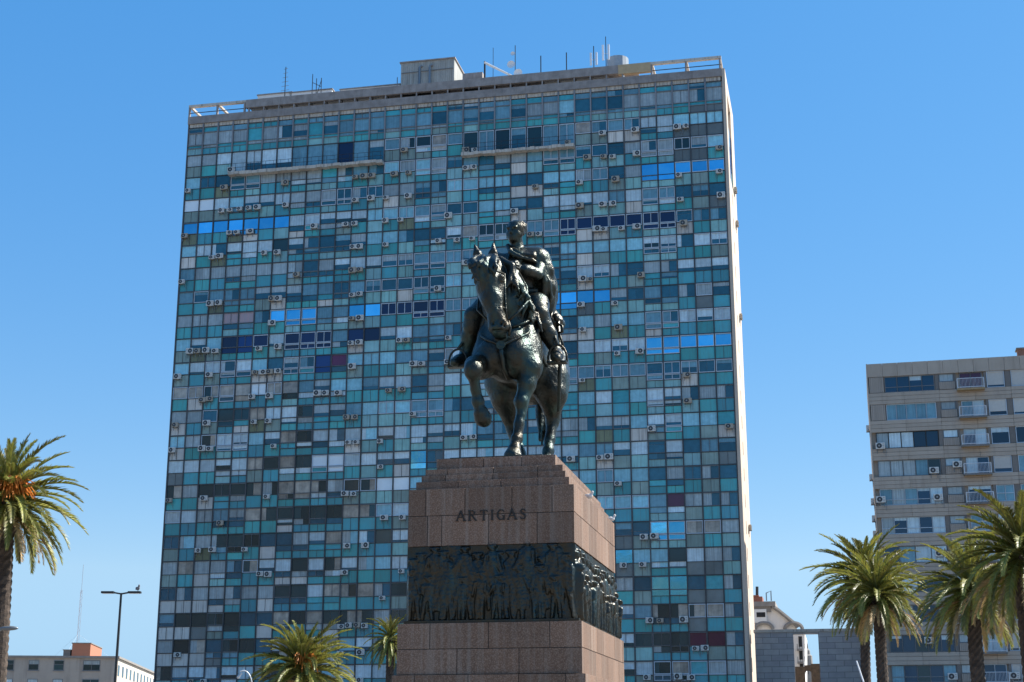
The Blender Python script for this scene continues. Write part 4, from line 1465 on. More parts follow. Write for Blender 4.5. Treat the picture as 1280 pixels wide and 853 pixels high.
ACODE = ['dddd', 'ssss', 'gwwdd', 'gggsk', 'sgsdw', 'gdwdw', 'dsww', 'dwdd', 'sgdd', 'ddkd', 'sdkd', 'sgsk', 'dgdd', 'dddd']
CCODE = ['pp', 'sw', 'dw', 'wd', 'dd', 'ss', 'dw', 'wd', 'dd', 'ww', 'dd', 'wd', 'dd', 'dd']
DCODE = ['R', 'R', 'd', 'R', 's', 'w', 'd', 'R', 's', 'R', 'R', 'd', 'R', 's']
ECODE = ['R', 'R', 'd', 's', 's', 'd', 'R', 's', 'R', 'R', 'k', 'R', 's', 's']
for k in range(min(NF, 12)):
    zt = ZT1 - 3.0 * k
    zb = zt - WH
    a0 = A0 if k < 2 else .45
    # ribbed strips and piers
    if k < 2:
        rib.box(.1, A0 - .1, -.02, .1, zb + .02, zt - .02)
        x = .1
        while x < A0 - .15:
            rib.box(x, x + .13, -.08, .1, zb + .02, zt - .02)
            x += .19
    for (x0, x1) in ((A1 + .04, Bx0 - .02), (Bx1 + .02, C0 - .02), (D1 + .05, E0 - .05), (C1 + .04, D0 - .04)):
        pier = MB()
        pier.box(x0, x1, .02, .28, zb + .01, zt + .01)
        pier.build('window_pier', M['clad_d'], apt)
    if rib.f: rib.build('ribbed_cladding', M['ribbed'], apt)
    rib = MB()
    rib.box(Bx0, Bx1, -.03, .1, zb + .03, zt - .9)
    x = Bx0
    while x < Bx1 - .05:
        rib.box(x, x + .12, -.09, .1, zb + .03, zt - .9)
        x += .18
    rib.build('ribbed_cladding', M['ribbed'], apt)
    rib = MB()
    wm = M['black'] if k == 2 else (M['white_frame'] if k in (1, 4, 5) else M['grey_frame'])
    awindow(a0, A1, zb, zt, 4 if k in (0, 6, 7) else 5, ACODE[k], wm, rails=.33 if k in (0, 4, 5, 10) else None)
    awindow(Bx0, Bx1, zt - .86, zt, 1, 'w' if k in (2, 3) else 'g', M['grey_frame'], .1)
    awindow(C0 + .35, C1 - .15, zb - .1, zt, 2, CCODE[k], M['white_frame'] if k > 0 else M['grey_frame'], .2)
    awindow(D0, D1, zb, zt, 2 if k > 3 else 1, DCODE[k], M['white_frame'], .08, rails=.5 if k == 4 else None)
    awindow(E0, E1, zb, zt, 2 if k > 3 else 1, ECODE[k], M['white_frame'], .08)
    # balcony
    mb = MB()
    mb.box(C0, C1, -.9, .0, zb - .32, zb - .14, 0)
    mb.box(C0 + .05, C1 - .05, -.85, -.05, zb - .325, zb - .319, 1)
    bo = mb.build('balcony', [M['clad_d'] if k else M['soffit'], M['soffit']], apt)
    rl = MB()
    z0_ = zb - .14
    for zz in (z0_ + .12, z0_ + 1.05):
        rl.tube([(C0 + .05, 0, zz), (C0 + .05, -.86, zz), (C1 - .05, -.86, zz), (C1 - .05, 0, zz)], .035, 5)
    for q in range(21):
        x = C0 + .05 + (C1 - C0 - .1) * q / 20
        rl.tube([(x, -.86, z0_), (x, -.86, z0_ + 1.05)], .04 if q % 20 == 0 else .014, 4)
    for yy in (-.6, -.3):
        for x in (C0 + .05, C1 - .05): rl.tube([(x, yy, z0_), (x, yy, z0_ + 1.05)], .014, 4)
    rl.build('railing', M['rail'], bo)
mb = MB()
mb.box(0, .9, 0, 1.2, 0, 1.2, 0)
mb.box(-.15, 1.05, -.15, 1.35, 1.2, 1.35, 1)
p = to_loc(on_plane(1273.5, 447, AV + 1.0, PA), PA)
tag(mb.build('brick_chimney', [mat('brick_red', (.22, .12, .09), rough=.9, noise=.3), M['clad_d']], None, loc=W(p[0], p[1] + .4, AZ - .12, PA)), 'small brown chimney with flat cap on the apartment roof', 'chimney')
bpy.data.objects['brick_chimney'].rotation_euler = (0, 0, -PA)
for (x, y, lab) in ((1100.6, 562, 'air conditioner bracketed under the black-framed windows, left end'), (1167.8, 592.5, 'air conditioner under the right end of the fourth-floor ribbon windows from top'),
                    (1196.8, 585, 'air conditioner beside the fourth balcony from the top'), (1101.3, 629, 'air conditioner at left end under the fifth ribbon of apartment windows'),
                    (1173, 626, 'air conditioner at right end under the fifth ribbon of apartment windows'), (1175, 696, 'air conditioner left of the dark-trunked palm, highest of that column'),
                    (1161.7, 805, 'air conditioner left of the dark slim trunk, upper of two'), (1191, 850, 'air conditioner left of the dark slim trunk, at picture bottom'),
                    (1268.5, 849, 'air conditioner right of the lowest visible apartment balcony')):
    p = to_loc(on_plane(x, y, AV - .12, PA), PA)
    o = copy_tree(acw)
    o.scale = (1.1, 1.1, 1.1)
    o.location = W(p[0], p[1], p[2], PA)
    o.rotation_euler = (0, 0, -PA)
    tag(o, lab, 'air conditioner', 'air conditioners on the apartment block')
for n, yy in enumerate((537, 598, 628, 649, 668)):
    o = copy_tree(acw)
    o.scale = (1, 1, 1)
    o.location = W(AU - .14, AV + 1.0 + .3 * n, az_(1088, yy), PA)
    o.rotation_euler = (0, 0, -PA - PI / 2)
    tag(o, f"air conditioner sticking out of the apartment block's left edge, {ORD[n + 1]} from the top", 'air conditioner', 'air conditioners on the block edge')

# ------------------------------------------------------------------ STONE SCREEN AND OLD BUILDINGS BETWEEN THE TWO
M['stone'] = bpy.data.materials.new('grey_stone_blocks')
M['stone'].use_nodes = True
nt = M['stone'].node_tree
bs = nt.nodes['Principled BSDF']
bs.inputs['Roughness'].default_value = .85
tc = nt.nodes.new('ShaderNodeTexCoord')
sp_ = nt.nodes.new('ShaderNodeSeparateXYZ')
cb = nt.nodes.new('ShaderNodeCombineXYZ')
bk = nt.nodes.new('ShaderNodeTexBrick')
bk.inputs['Scale'].default_value = 1
bk.inputs['Brick Width'].default_value = 1.7
bk.inputs['Row Height'].default_value = .62
bk.inputs['Mortar Size'].default_value = .025
bk.inputs['Color1'].default_value = (.5, .48, .46, 1)
bk.inputs['Color2'].default_value = (.38, .37, .37, 1)
bk.inputs['Mortar'].default_value = (.2, .2, .2, 1)
no = nt.nodes.new('ShaderNodeTexNoise')
no.inputs['Scale'].default_value = 1.4
mx = nt.nodes.new('ShaderNodeMix')
mx.data_type = 'RGBA'
mx.blend_type = 'MULTIPLY'
mx.inputs[0].default_value = .35
nt.links.new(tc.outputs['Object'], sp_.inputs[0])
nt.links.new(sp_.outputs[0], cb.inputs[0])
nt.links.new(sp_.outputs[2], cb.inputs[1])
nt.links.new(cb.outputs[0], bk.inputs['Vector'])
nt.links.new(tc.outputs['Object'], no.inputs['Vector'])
nt.links.new(bk.outputs['Color'], mx.inputs[6])
nt.links.new(no.outputs['Fac'], mx.inputs[7])
nt.links.new(mx.outputs[2], bs.inputs['Base Color'])
SVV = TV + 4.0
scr = empty('stone_screen_wall', W(TU + TW + .9, SVV, 0), -PSI)
tag(scr, 'grey stone block screen wall with a tall opening, right of the tower', 'wall')


def sx(x, y=830): return to_loc(on_plane(x, y, SVV))[0] - (TU + TW + .9)


def sz(x, y): return to_loc(on_plane(x, y, SVV))[2]


zt_ = sz(980, 787)
zb_ = sz(1000, 792.5)
x1_, x2_, x3_ = sx(993), sx(1024.5), sx(1079)
mb = MB()
mb.box(0, x1_, 0, 1.2, 0, zt_ - .3)
mb.box(x2_, x3_, 0, 1.2, 0, zt_ - .3)
mb.box(x1_ + .004, x2_ - .004, .02, 1.2, zb_, zt_ - .3)
mb.build('stone_face', M['stone'], scr)
mb = MB()
mb.box(-.1, x3_ + .1, -.12, 1.3, zt_ - .3, zt_)
mb.build('coping', M['louver'], scr)
# old gate of rough stone seen through the opening
gt_ = empty('stone_gate', W(*to_loc(on_plane(996, 840, SVV + 12))[:2], 0), -PSI)
tag(gt_, 'rough brown stone gate with an arched doorway seen through the opening', 'gate')


def gx(x): return to_loc(on_plane(x, 845, SVV + 12))[0] - to_loc(on_plane(996, 845, SVV + 12))[0]


gz = to_loc(on_plane(1010, 830, SVV + 12))[2]
mb = MB()
ax0, ax1 = gx(1006), gx(1014)
apex = to_loc(on_plane(1010, 838, SVV + 12))[2]
w2 = (ax1 - ax0) / 2
mb.box(gx(994), ax0, 0, 1.5, 0, gz - .3)
mb.box(ax1, gx(1028), 0, 1.5, 0, gz)
N_ = 10
for q in range(N_):
    t0, t1 = PI - PI * q / N_, PI - PI * (q + 1) / N_
    xa, xb = ax0 + w2 + w2 * math.cos(t0), ax0 + w2 + w2 * math.cos(t1)
    zz = apex - w2 + w2 * max(math.sin(t0), math.sin(t1))
    mb.box(xa, xb, .01, 1.49, zz, gz - .15)
mb.build('gate_masonry', mat('brown_rubble_stone', (.13, .1, .075), rough=.95, noise=.8, nscale=2.2, col2=(.05, .042, .035), bump=.6, bscale=5), gt_)

# white building with curved mansard roof behind the screen
DV = SVV + 60


def dl(x, y, dv=DV): return to_loc(on_plane(x, y, dv))


ox_, _, _ = dl(928, 800)
dome = empty('mansard_building', W(ox_, DV, 0), -PSI)
tag(dome, 'pale building with curved mansard roof and round dormers behind the stone screen', 'building')


def dp(x, y): q = dl(x, y); return (q[0] - ox_, q[2])


prof = [(938, 800), (938, 760), (965.5, 760), (972, 764), (980, 770.5), (988, 777), (994, 782), (998, 790), (1006, 792), (1006, 853)]
pts = [dp(*q) for q in prof] + [(dp(1006, 853)[0], 0), (dp(938, 853)[0], 0)]
pf = MB()
n = len(pts)
D_ = 16
pf.face([(a, 0, b) for a, b in pts][::-1], 0, .5)
pf.face([(a, D_, b) for a, b in pts], 0, .5)
for k in range(n):
    a, b = pts[k], pts[(k + 1) % n]
    pf.face([(a[0], 0, a[1]), (b[0], 0, b[1]), (b[0], D_, b[1]), (a[0], D_, a[1])], 0, .5)
M['pale'] = mat('pale_stucco', (.78, .75, .71), rough=.85, var=.05, noise=.35, nscale=.5, col2=(.6, .57, .52), streak=(2, .3, (.4, .37, .33), .2))
M['trim'] = mat('stone_trim', (.27, .25, .23), rough=.9, var=.08, noise=.4, nscale=1)
pf.build('wall', M['pale'], dome)
mb = MB()
tr = [dp(*q) for q in ((965.5, 758.5), (972, 762.5), (980, 769), (988, 775.5), (994, 780.5), (997, 785))]
mb.tube([(a, -.25, b) for a, b in tr], .32, 6)
a, b = dp(938, 759), dp(966.5, 751)
mb.box(a[0] - .4, b[0] + .3, -.6, D_, a[1], b[1] - .15)
mb.box(a[0] - .4, b[0] - .4, -.4, D_ - .1, a[1] - .8, a[1] - .004)
mb.build('cornice', M['trim'], dome)
for (cx_, cy_, rr1) in ((955, 787, 11), (992, 787, 11)):
    c_ = dp(cx_, cy_)
    rad = (dp(cx_ + rr1, cy_)[0] - c_[0])
    mb = MB()
    mb.tube([(c_[0] + rad * math.cos(q), -.35, c_[1] + rad * .72 * math.sin(q)) for q in np.linspace(0, PI, 15)], .3, 6)
    mb.build('round_dormer', M['trim'], dome)
mb = MB()
a, b = dp(941, 779), dp(958, 762)
mb.box(a[0], b[0], -.5, -.004, a[1], b[1], 0)
for k in range(3):
    xx = a[0] + (b[0] - a[0]) * (.3 + .2 * k)
    mb.box(xx, xx + .45, -.53, -.5, a[1] + .8, b[1] - .45, 1)
mb.build('dormer_window', [M['white_wall'], M['dark']], dome)
mb = MB()
a, b = dp(999.5, 793), dp(1004.5, 853)
for k in range(4):
    zt = dp(1000, 794 + 16 * k)[1]
    mb.box(a[0] - .5, dp(1003, 800)[0], -.7, -.005, zt - 2.3, zt - 2.0, 0)
    mb.box(a[0] - .2, dp(1002.5, 800)[0], -.06, -.006, zt - 1.7, zt - .2, 1)
    for q in range(5): mb.box(a[0] - .45 + .35 * q, a[0] - .38 + .35 * q, -.68, -.62, zt - 2.0, zt - 1.3, 1)
mb.build('balcony_tier', [M['trim'], M['dark']], dome)
mb = MB()
a, b = dp(939, 750.5), dp(952, 745)
mb.box(a[0], b[0], 2, 6, a[1] - .4, b[1] + .1, 0)
mb.box(a[0] - .3, b[0] - .5, 1.8, 6.2, b[1] + .104, b[1] + .3, 0)
mb.build('roof_hut', mat('red_brown_brick', (.33, .13, .09), rough=.9, noise=.3), dome)
mb = MB()
a, b = dp(945, 745), dp(945, 731)
mb.tube([(a[0], 3, a[1]), (b[0], 3, b[1])], .22, 7)
mb.build('flue', M['black'], dome)
mb = MB()
a, b = dp(958, 751), dp(963.5, 741)
mb.tube([(a[0], .5, a[1]), (a[0], .5, b[1]), (b[0], .5, b[1] + .3), (b[0], .5, a[1])], .1, 6)
mb.build('roof_rail', M['steel'], dome)
# far turret in the gap
tq = dl(1010, 830, DV + 40)
tu = Body()
mb = MB()
tw2 = dl(1016, 830, DV + 40)[0] - tq[0]
zt1 = dl(1010, 803, DV + 40)[2]
zt2 = dl(1010, 829, DV + 40)[2]
H_ = zt1 - zt2
mb.tube([(0, 0, 0), (0, 0, zt2), (0, 0, zt2 + .35 * H_), (0, 0, zt2 + .4 * H_), (0, 0, zt2 + .6 * H_), (0, 0, zt2 + .7 * H_), (0, 0, zt1)], [tw2, tw2, tw2 * .95, tw2 * .6, tw2 * .55, tw2 * .2, .1], 10)
tag(mb.build('stone_turret', M['trim'], None, loc=W(tq[0], DV + 40, 0)), 'far small stone turret tapering to a spike, seen through the opening', 'turret')

# ------------------------------------------------------------------ LOW BUILDING ON THE LEFT
Yb = 265.0
A_ = at(147, 820.5, Yb)
zr = A_[2]
M['grey_ren'] = mat('stained_grey_render', (.4, .36, .31), rough=.9, var=.05, noise=.5, nscale=.35, col2=(.28, .255, .23), streak=(.9, .5, (.18, .16, .14), .1))
M['cream'] = mat('cream_wall', (.62, .55, .46), rough=.9, var=.05, noise=.3, nscale=.4)
fa = math.atan2(.12, 1.)                                 # its front runs back to the right by this
low = empty('low_building', (A_[0], A_[1], 0), fa)
tag(low, 'low stained grey building with dark windows at the lower left', 'building')
FW = 42.0
sd_ = R(-7) + fa                                         # its side wall's bearing, in its own frame
sxd, syd = math.sin(sd_), math.cos(sd_)
SL = 62.0
mb = MB()
Q = [(-FW, 0), (0, 0), (SL * sxd, SL * syd), (SL * sxd - FW, SL * syd)]
mb.face([(Q[0][0], Q[0][1], 0), (Q[1][0], Q[1][1], 0), (Q[1][0], Q[1][1], zr - .3), (Q[0][0], Q[0][1], zr - .3)], 0, .5)
mb.face([(Q[1][0], Q[1][1], 0), (Q[2][0], Q[2][1], 0), (Q[2][0], Q[2][1], zr - .3), (Q[1][0], Q[1][1], zr - .3)], 1, .5)
mb.face([(Q[2][0], Q[2][1], 0), (Q[3][0], Q[3][1], 0), (Q[3][0], Q[3][1], zr - .3), (Q[2][0], Q[2][1], zr - .3)], 0, .5)
mb.face([(Q[3][0], Q[3][1], 0), (Q[0][0], Q[0][1], 0), (Q[0][0], Q[0][1], zr - .3), (Q[3][0], Q[3][1], zr - .3)], 0, .5)
mb.build('wall', [M['grey_ren'], M['cream']], low)
mb = MB()
o_ = .35
q2 = [(-FW - o_, -o_), (o_, -o_), (SL * sxd + o_, SL * syd + o_), (SL * sxd - FW - o_, SL * syd + o_)]
mb.face([(a, b, zr) for a, b in q2], 0, .5)
mb.face([(a, b, zr - .35) for a, b in q2][::-1], 0, .5)
for k in range(4):
    a, b = q2[k], q2[(k + 1) % 4]
    mb.face([(a[0], a[1], zr - .35), (b[0], b[1], zr - .35), (b[0], b[1], zr), (a[0], a[1], zr)], 0, .5)
mb.build('roof', M['trim'], low)
pxm = .1462
for (xw, w_, k0) in ((22, 1.65, 0), (50.5, 1.75, 1), (79.5, 1.7, 0), (117.5, 2.9, 2), (-8, 1.7, 0)):
    xl = (xw - 147) * pxm
    for fl in range(2):
        zt = zr - .75 - 3.2 * fl
        fr = MB()
        frame(fr, -w_ / 2, w_ / 2, 0, 1.75, .1, [.5] if w_ > 2 else [], 0, -.04, .05)
        fr.box(-w_ / 2, w_ / 2, -.03, .04, 1.0, 1.07)
        fr.box(-w_ / 2 - .1, w_ / 2 + .1, -.12, -.041, -.1, 0, 0)
        fo = fr.build('window', M['grey_frame'], low, loc=(xl, -.02, zt - 1.75))
        pn = MB()
        code = 6 if fl == 0 else (3 if xw != 117.5 else 6)
        pn.face([(-w_ / 2 + .08, -.012, .08), (w_ / 2 - .08, -.012, .08), (w_ / 2 - .08, -.012, 1.0), (-w_ / 2 + .08, -.012, 1.0)], code, rb.random())
        pn.face([(-w_ / 2 + .08, -.012, 1.05), (w_ / 2 - .08, -.012, 1.05), (w_ / 2 - .08, -.012, 1.68), (-w_ / 2 + .08, -.012, 1.68)], 4 if k0 and fl == 0 else code, rb.random())
        pn.build('pane', winm, fo)
for k in range(11):
    d_ = 2.5 + 5.6 * k
    for fl in range(2):
        zt = zr - 1.4 - 3.2 * fl
        mb = MB()
        mb.box(-1.1, 1.1, -.04, .02, 0, 1.9, 0)
        mb.box(-1.0, 1.0, -.055, -.041, .1, 1.8, 1)
        wo = mb.build('window', [M['grey_frame'], M['k']], low, loc=(d_ * sxd + .01, d_ * syd, zt - 1.9))
        wo.rotation_euler = (0, 0, math.atan2(syd, sxd))
for (xa, xb, yt, yb2, dd, name, lab, cat, mm) in ((89.5, 113, 803.5, 818, 14, 'roof_housing', 'orange brick roof housing on the low left building', 'roof housing', mat('orange_brick', (.42, .17, .1), rough=.9, var=.05, noise=.5, nscale=.8, col2=(.33, .16, .11))),
                                                  (79, 88, 812, 819, 8, 'water_tank', 'small dark tank beside the orange roof housing', 'tank', M['clad_d'])):
    p0, p1 = at(xa, 818, Yb + 6), at(xb, yt, Yb + 6)
    rt_ = empty(name, (p0[0], p0[1], zr - .02), R(7))
    tag(rt_, lab, cat)
    w_, h_ = p1[0] - p0[0], p1[2] - zr + .02
    mb = MB()
    mb.box(0, w_, 0, dd, 0, h_ - .15, 0)
    mb.build('housing_wall', mm, rt_)
    mb = MB()
    mb.box(-.12, w_ + .12, -.12, dd + .12, h_ - .15, h_)
    mb.build('housing_roof', M['trim'], rt_)
# lattice mast
mp = at(98, 790, 420.)
mast_ = empty('lattice_mast', (mp[0], mp[1], 0))
tag(mast_, 'slender guyed lattice radio mast far behind the low building', 'mast')
mh = at(99, 706, 420.)[2]
mb = MB()
for a in range(3):
    q = 2 * PI * a / 3
    mb.tube([(.45 * math.cos(q), .45 * math.sin(q), 0), (.3 * math.cos(q), .3 * math.sin(q), mh * .86)], .05, 4)
for k in range(60):
    z0, z1 = mh * .86 * k / 60, mh * .86 * (k + 1) / 60
    q0, q1 = 2 * PI * (k % 3) / 3, 2 * PI * ((k + 1) % 3) / 3
    mb.tube([(.42 * math.cos(q0), .42 * math.sin(q0), z0), (.42 * math.cos(q1), .42 * math.sin(q1), z1)], .035, 4)
mb.tube([(0, 0, mh * .84), (0, 0, mh)], .06, 5)
M['mast_p'] = mat('pale_mast_paint', (.35, .36, .4), rough=.5)
mb.build('lattice', M['mast_p'], mast_)
mb = MB()
for a in range(3):
    q = 2 * PI * a / 3 + .5
    mb.tube([(.3 * math.cos(q), .3 * math.sin(q), mh * .62), (30 * math.cos(q), 30 * math.sin(q), 12)], .02, 4)
mb.build('guy_wires', M['mast_p'], mast_)

# ------------------------------------------------------------------ STREET LAMPS
lp = at(147.5, 800, 84.)
lamp = empty('street_lamp', (lp[0], lp[1], 0))
tag(lamp, 'tall dark street lamp with two outstretched flat arms beside the tower', 'street lamp')
lh_ = at(149.5, 741.5, 84.)[2]
mb = MB()
mb.tube([(0, 0, 0), (0, 0, 1.0), (0, 0, lh_)], [.13, .1, .06], 10)
mb.tube([(0, 0, 0), (0, 0, .25)], .24, 10)
mb.build('pole', M['black'], lamp)
for s_ in (-1, 1):
    mb = MB()
    mb.tube([(0, 0, lh_ - .05), (s_ * .45, 0, lh_ + .03)], .05, 6)
    ao = mb.build('arm', M['black'], lamp)
    mb = MB()
    x0, x1 = s_ * .4, s_ * 1.1
    a, b = sorted((x0, x1))
    mb.box(a, b, -.17, .17, lh_ - .02, lh_ + .09, 0)
    mb.box(a + .07, b - .07, -.13, .13, lh_ - .035, lh_ - .021, 1)
    mb.build('lamp_head', [M['black'], M['dish']], ao, bevel=.03)
pg = lamp.location
pigeon('dark pigeon perched on the right arm of the double street lamp', (lp[0] + .92, lp[1], lh_ + .09), .6, 1.3, M['pig_g'])
# cobra-head lamp coming in beside the left palm
l2 = at(-14, 800, 58.)
lamp2 = empty('street_lamp', (l2[0], l2[1], 0))
tag(lamp2, 'grey cobra-head street lamp beside the left palm trunk at the picture edge', 'street lamp')
hz_ = at(12, 785.5, 58.)
hx_ = hz_[0] - l2[0]
mb = MB()
mb.tube([(0, 0, 0), (0, 0, hz_[2] - .8), (.08, 0, hz_[2] - .35), (hx_ * .5, 0, hz_[2] - .08), (hx_ - .25, 0, hz_[2] - .02)], [.1, .075, .06, .045, .04], 8)
mb.build('pole', M['steel'], lamp2)
b = Body()
b.e((hx_, 0, hz_[2]), (.34, .13, .085), .03)
b.c((hx_ - .38, 0, hz_[2] - .03), .05, (hx_, 0, hz_[2]), .07, .05)
b.mesh('lamp_head', M['steel'], .02, lamp2)
# white swan-neck lamp in front of the tower's foot
l3 = at(314.5, 853, 70.)
lamp3 = empty('street_lamp', (l3[0], l3[1], 0))
tag(lamp3, 'white swan-neck street lamp left of the leafy palm at the tower foot', 'street lamp')
k_ = at(303, 838.5, 70.)
e3 = at(298.5, 845, 70.)
mb = MB()
dx_ = k_[0] - l3[0]
mb.tube([(.03, 0, 0), (.03, 0, k_[2] - 1.1)] + [(.03 + dx_ * .95 * (1 - math.cos(q)), 0, k_[2] - .75 + .75 * math.sin(q)) for q in np.linspace(0, PI * .62, 9)], .028, 7)
mb.build('pole', M['dish'], lamp3)
b = Body()
b.c((e3[0] - l3[0] + .12, 0, e3[2] + .12), .035, (e3[0] - l3[0] - .02, 0, e3[2] - .06), .07, .03)
b.mesh('lamp_head', M['dish'], .02, lamp3)
l4 = at(1079, 849, 60.)
t4 = at(1072, 826, 60.)
mb = MB()
mb.tube([(0, 0, 0), (0, 0, l4[2] - .1), (t4[0] - l4[0], .2, t4[2])], [.04, .035, .03], 8)
tag(mb.build('sign_post', M['dish'], None, loc=(l4[0], l4[1], 0)), 'thin white post with a slanted top left of the twin palm trunks', 'post')

# ------------------------------------------------------------------ PALMS
M['frond'] = mat('palm_leaflets', (.215, .215, .042), rough=.46, spec=.5, var=.5, hue=.03, trans=.28)
M['rachis'] = mat('palm_rachis', (.2, .21, .07), rough=.45, var=.2)
M['deadf'] = mat('dry_palm_leaflets', (.4, .27, .12), rough=.7, var=.4, trans=.15)
M['bark'] = mat('palm_bark', (.075, .055, .042), rough=.95, var=.35, noise=.5, nscale=4, bump=.5, bscale=14)
M['fruit'] = mat('orange_date_stalks', (.6, .2, .025), rough=.6, var=.35)


def frond(mb_, O, az, el, L, droop, rnd, m=0, rm=1, lw=1.0, pairs=56):
    d = np.array([math.cos(az) * math.cos(el), math.sin(az) * math.cos(el), math.sin(el)])
    hz = np.array([math.cos(az), math.sin(az), 0])
    n = 12
    pts, dirs = [np.array(O, float)], []
    e_ = el
    tw = rnd.uniform(-.12, .12)
    for k in range(n):
        t = (k + .5) / n
        e_ = el - droop * t ** 1.5
        a2 = az + tw * t
        dd = np.array([math.cos(a2) * math.cos(e_), math.sin(a2) * math.cos(e_), math.sin(e_)])
        dirs.append(dd)
        pts.append(pts[-1] + dd * L / n)
    dirs.append(dirs[-1])
    tint = rnd.random()
    mb_.tube([tuple(p) for p in pts], [.045 * (1 - .9 * k / n) * L / 3 for k in range(n + 1)], 4, rm, tint, cap=False)
    for k in range(pairs):
        t = .1 + .9 * (k + rnd.random() * .5) / pairs
        f = t * n
        i = min(int(f), n - 1)
        p = pts[i] + (pts[i + 1] - pts[i]) * (f - i)
        dd = dirs[i]
        side = np.cross(dd, (0, 0, 1.))
        ln = np.linalg.norm(side)
        side = side / ln if ln > .05 else np.array([-hz[1], hz[0], 0])
        up = np.cross(side, dd)
        ll = L * .15 * (math.sin(PI * min(1, .16 + .84 * t)) ** .6 * .85 + .18) * lw
        for s_ in (-1, 1):
            v = side * s_ * .62 + dd * (.75 + .4 * t) + up * (.34 + rnd.uniform(-.22, .22))
            v /= np.linalg.norm(v)
            tip = p + v * ll * rnd.uniform(.8, 1.1) + np.array([0, 0, -.1 * ll])
            wv = dd * (.02 * L / 3 + .012)
            mid = p + v * ll * .5 + np.array([0, 0, .02 * ll])
            mb_.face([p - wv, p + wv, mid + wv * .9, tip, mid - wv * .9], m, min(1, max(0, tint + rnd.uniform(-.3, .3))))


def palm(label, base, ztop, rad, seed, nf=96, trunk=.33, dead=12, fruit=0, lean=(0, 0), low_el=-.75, group='palm trees around the square', hang=1.0, droop=1.0):
    rnd = random.Random(seed)
    root = empty('palm_tree', (base[0], base[1], 0), 0)
    tag(root, label, 'palm tree', group)
    # trunk with the lozenge scars of cut leaves
    tb = MB()
    n, hh = 14, ztop
    rings = max(20, int(hh / .16))
    V = []
    for k in range(rings + 1):
        t = k / rings
        z = hh * t
        r_ = trunk * (1.22 - .25 * min(1, t * 6) + .0 * t) * (1 + .35 * max(0, (t - .88) / .12))
        for a in range(n):
            q = 2 * PI * a / n
            bump = .045 * (1 if (a + k) % 2 else -.4) * (trunk / .33)
            V.append((lean[0] * t * t + (r_ + bump) * math.cos(q), lean[1] * t * t + (r_ + bump) * math.sin(q), z))
    tb.v = V
    for k in range(rings):
        for a in range(n):
            tb.f.append((k * n + a, k * n + (a + 1) % n, (k + 1) * n + (a + 1) % n, (k + 1) * n + a))
            tb.m.append(0)
            tb.t.append(rnd.random())
    for q in range(46):        # stubs of old leaf bases under the crown
        az = q * 2.39996
        z = hh - 1.1 * (q / 46) ** 1.0 * (rad / 3)
        r0 = trunk * 1.15
        c_, s_ = math.cos(az), math.sin(az)
        tb.tube([(lean[0] + c_ * r0 * .6, lean[1] + s_ * r0 * .6, z - .1), (lean[0] + c_ * r0 * 1.55, lean[1] + s_ * r0 * 1.55, z + .22)], [.09, .05], 5, 0)
    tb.build('trunk', M['bark'], root)
    O = np.array([lean[0], lean[1], hh])
    cb_ = MB()
    for q in range(nf):
        t = (q + .5) / nf
        az = q * 2.39996 + rnd.uniform(-.2, .2)
        el = R(84) - (R(84) - low_el) * t ** .95 + rnd.uniform(-.1, .1)
        L = rad * rnd.uniform(.8, 1.05) * (1.0 if t > .12 else .78)
        o = O + np.array([math.cos(az), math.sin(az), 0]) * trunk * .7 * t + np.array([0, 0, .45 * (1 - t)])
        frond(cb_, o, az, el, L, (R(30) + R(34) * math.sin(PI * t)) * rnd.uniform(.7, 1.3) * droop, rnd)
    cb_.build('crown', [M['frond'], M['rachis']], root)
    if dead:
        db = MB()
        for q in range(int(dead * 1.7)):
            az = q * 2.39996 + rnd.uniform(-.3, .3)
            o = O + np.array([math.cos(az), math.sin(az), 0]) * trunk * .9 - np.array([0, 0, .35])
            frond(db, o, az, rnd.uniform(-.75, -.1), rad * rnd.uniform(.6, 1.0) * hang, R(52), rnd, 0, 0, .8, 36)
        db.build('dry_fronds', M['deadf'], root)
    for (az, ll) in (fruit or ()):
        fb = MB()
        for q in range(46):
            a2 = az + rnd.uniform(-.5, .5)
            e0 = rnd.uniform(.1, .8)
            c_ = np.array([math.cos(a2), math.sin(a2), 0])
            p0 = O + c_ * trunk * .8 + np.array([0, 0, .45])
            p1 = p0 + c_ * ll * .6 + np.array([0, 0, ll * .6 * e0])
            p2 = p1 + c_ * ll * .35 + np.array([0, 0, -ll * rnd.uniform(.1, .5)])
            fb.tube([tuple(p0), tuple(p1), tuple(p2)], [.03, .026, .018], 4, 0)
        fb.build('fruit_stalks', M['fruit'], root)
    return root


def palm_at(label, x, y, Y, rad, seed, xb=None, **k):
    c_ = at(x, y, Y)
    kw = dict(k)
    b_ = c_.copy()
    if xb is not None:
        q = at(xb, 853, Y)
        kw['lean'] = (c_[0] - q[0], 0)
        b_ = q
    return palm(label, b_, c_[2], rad, seed, **kw)


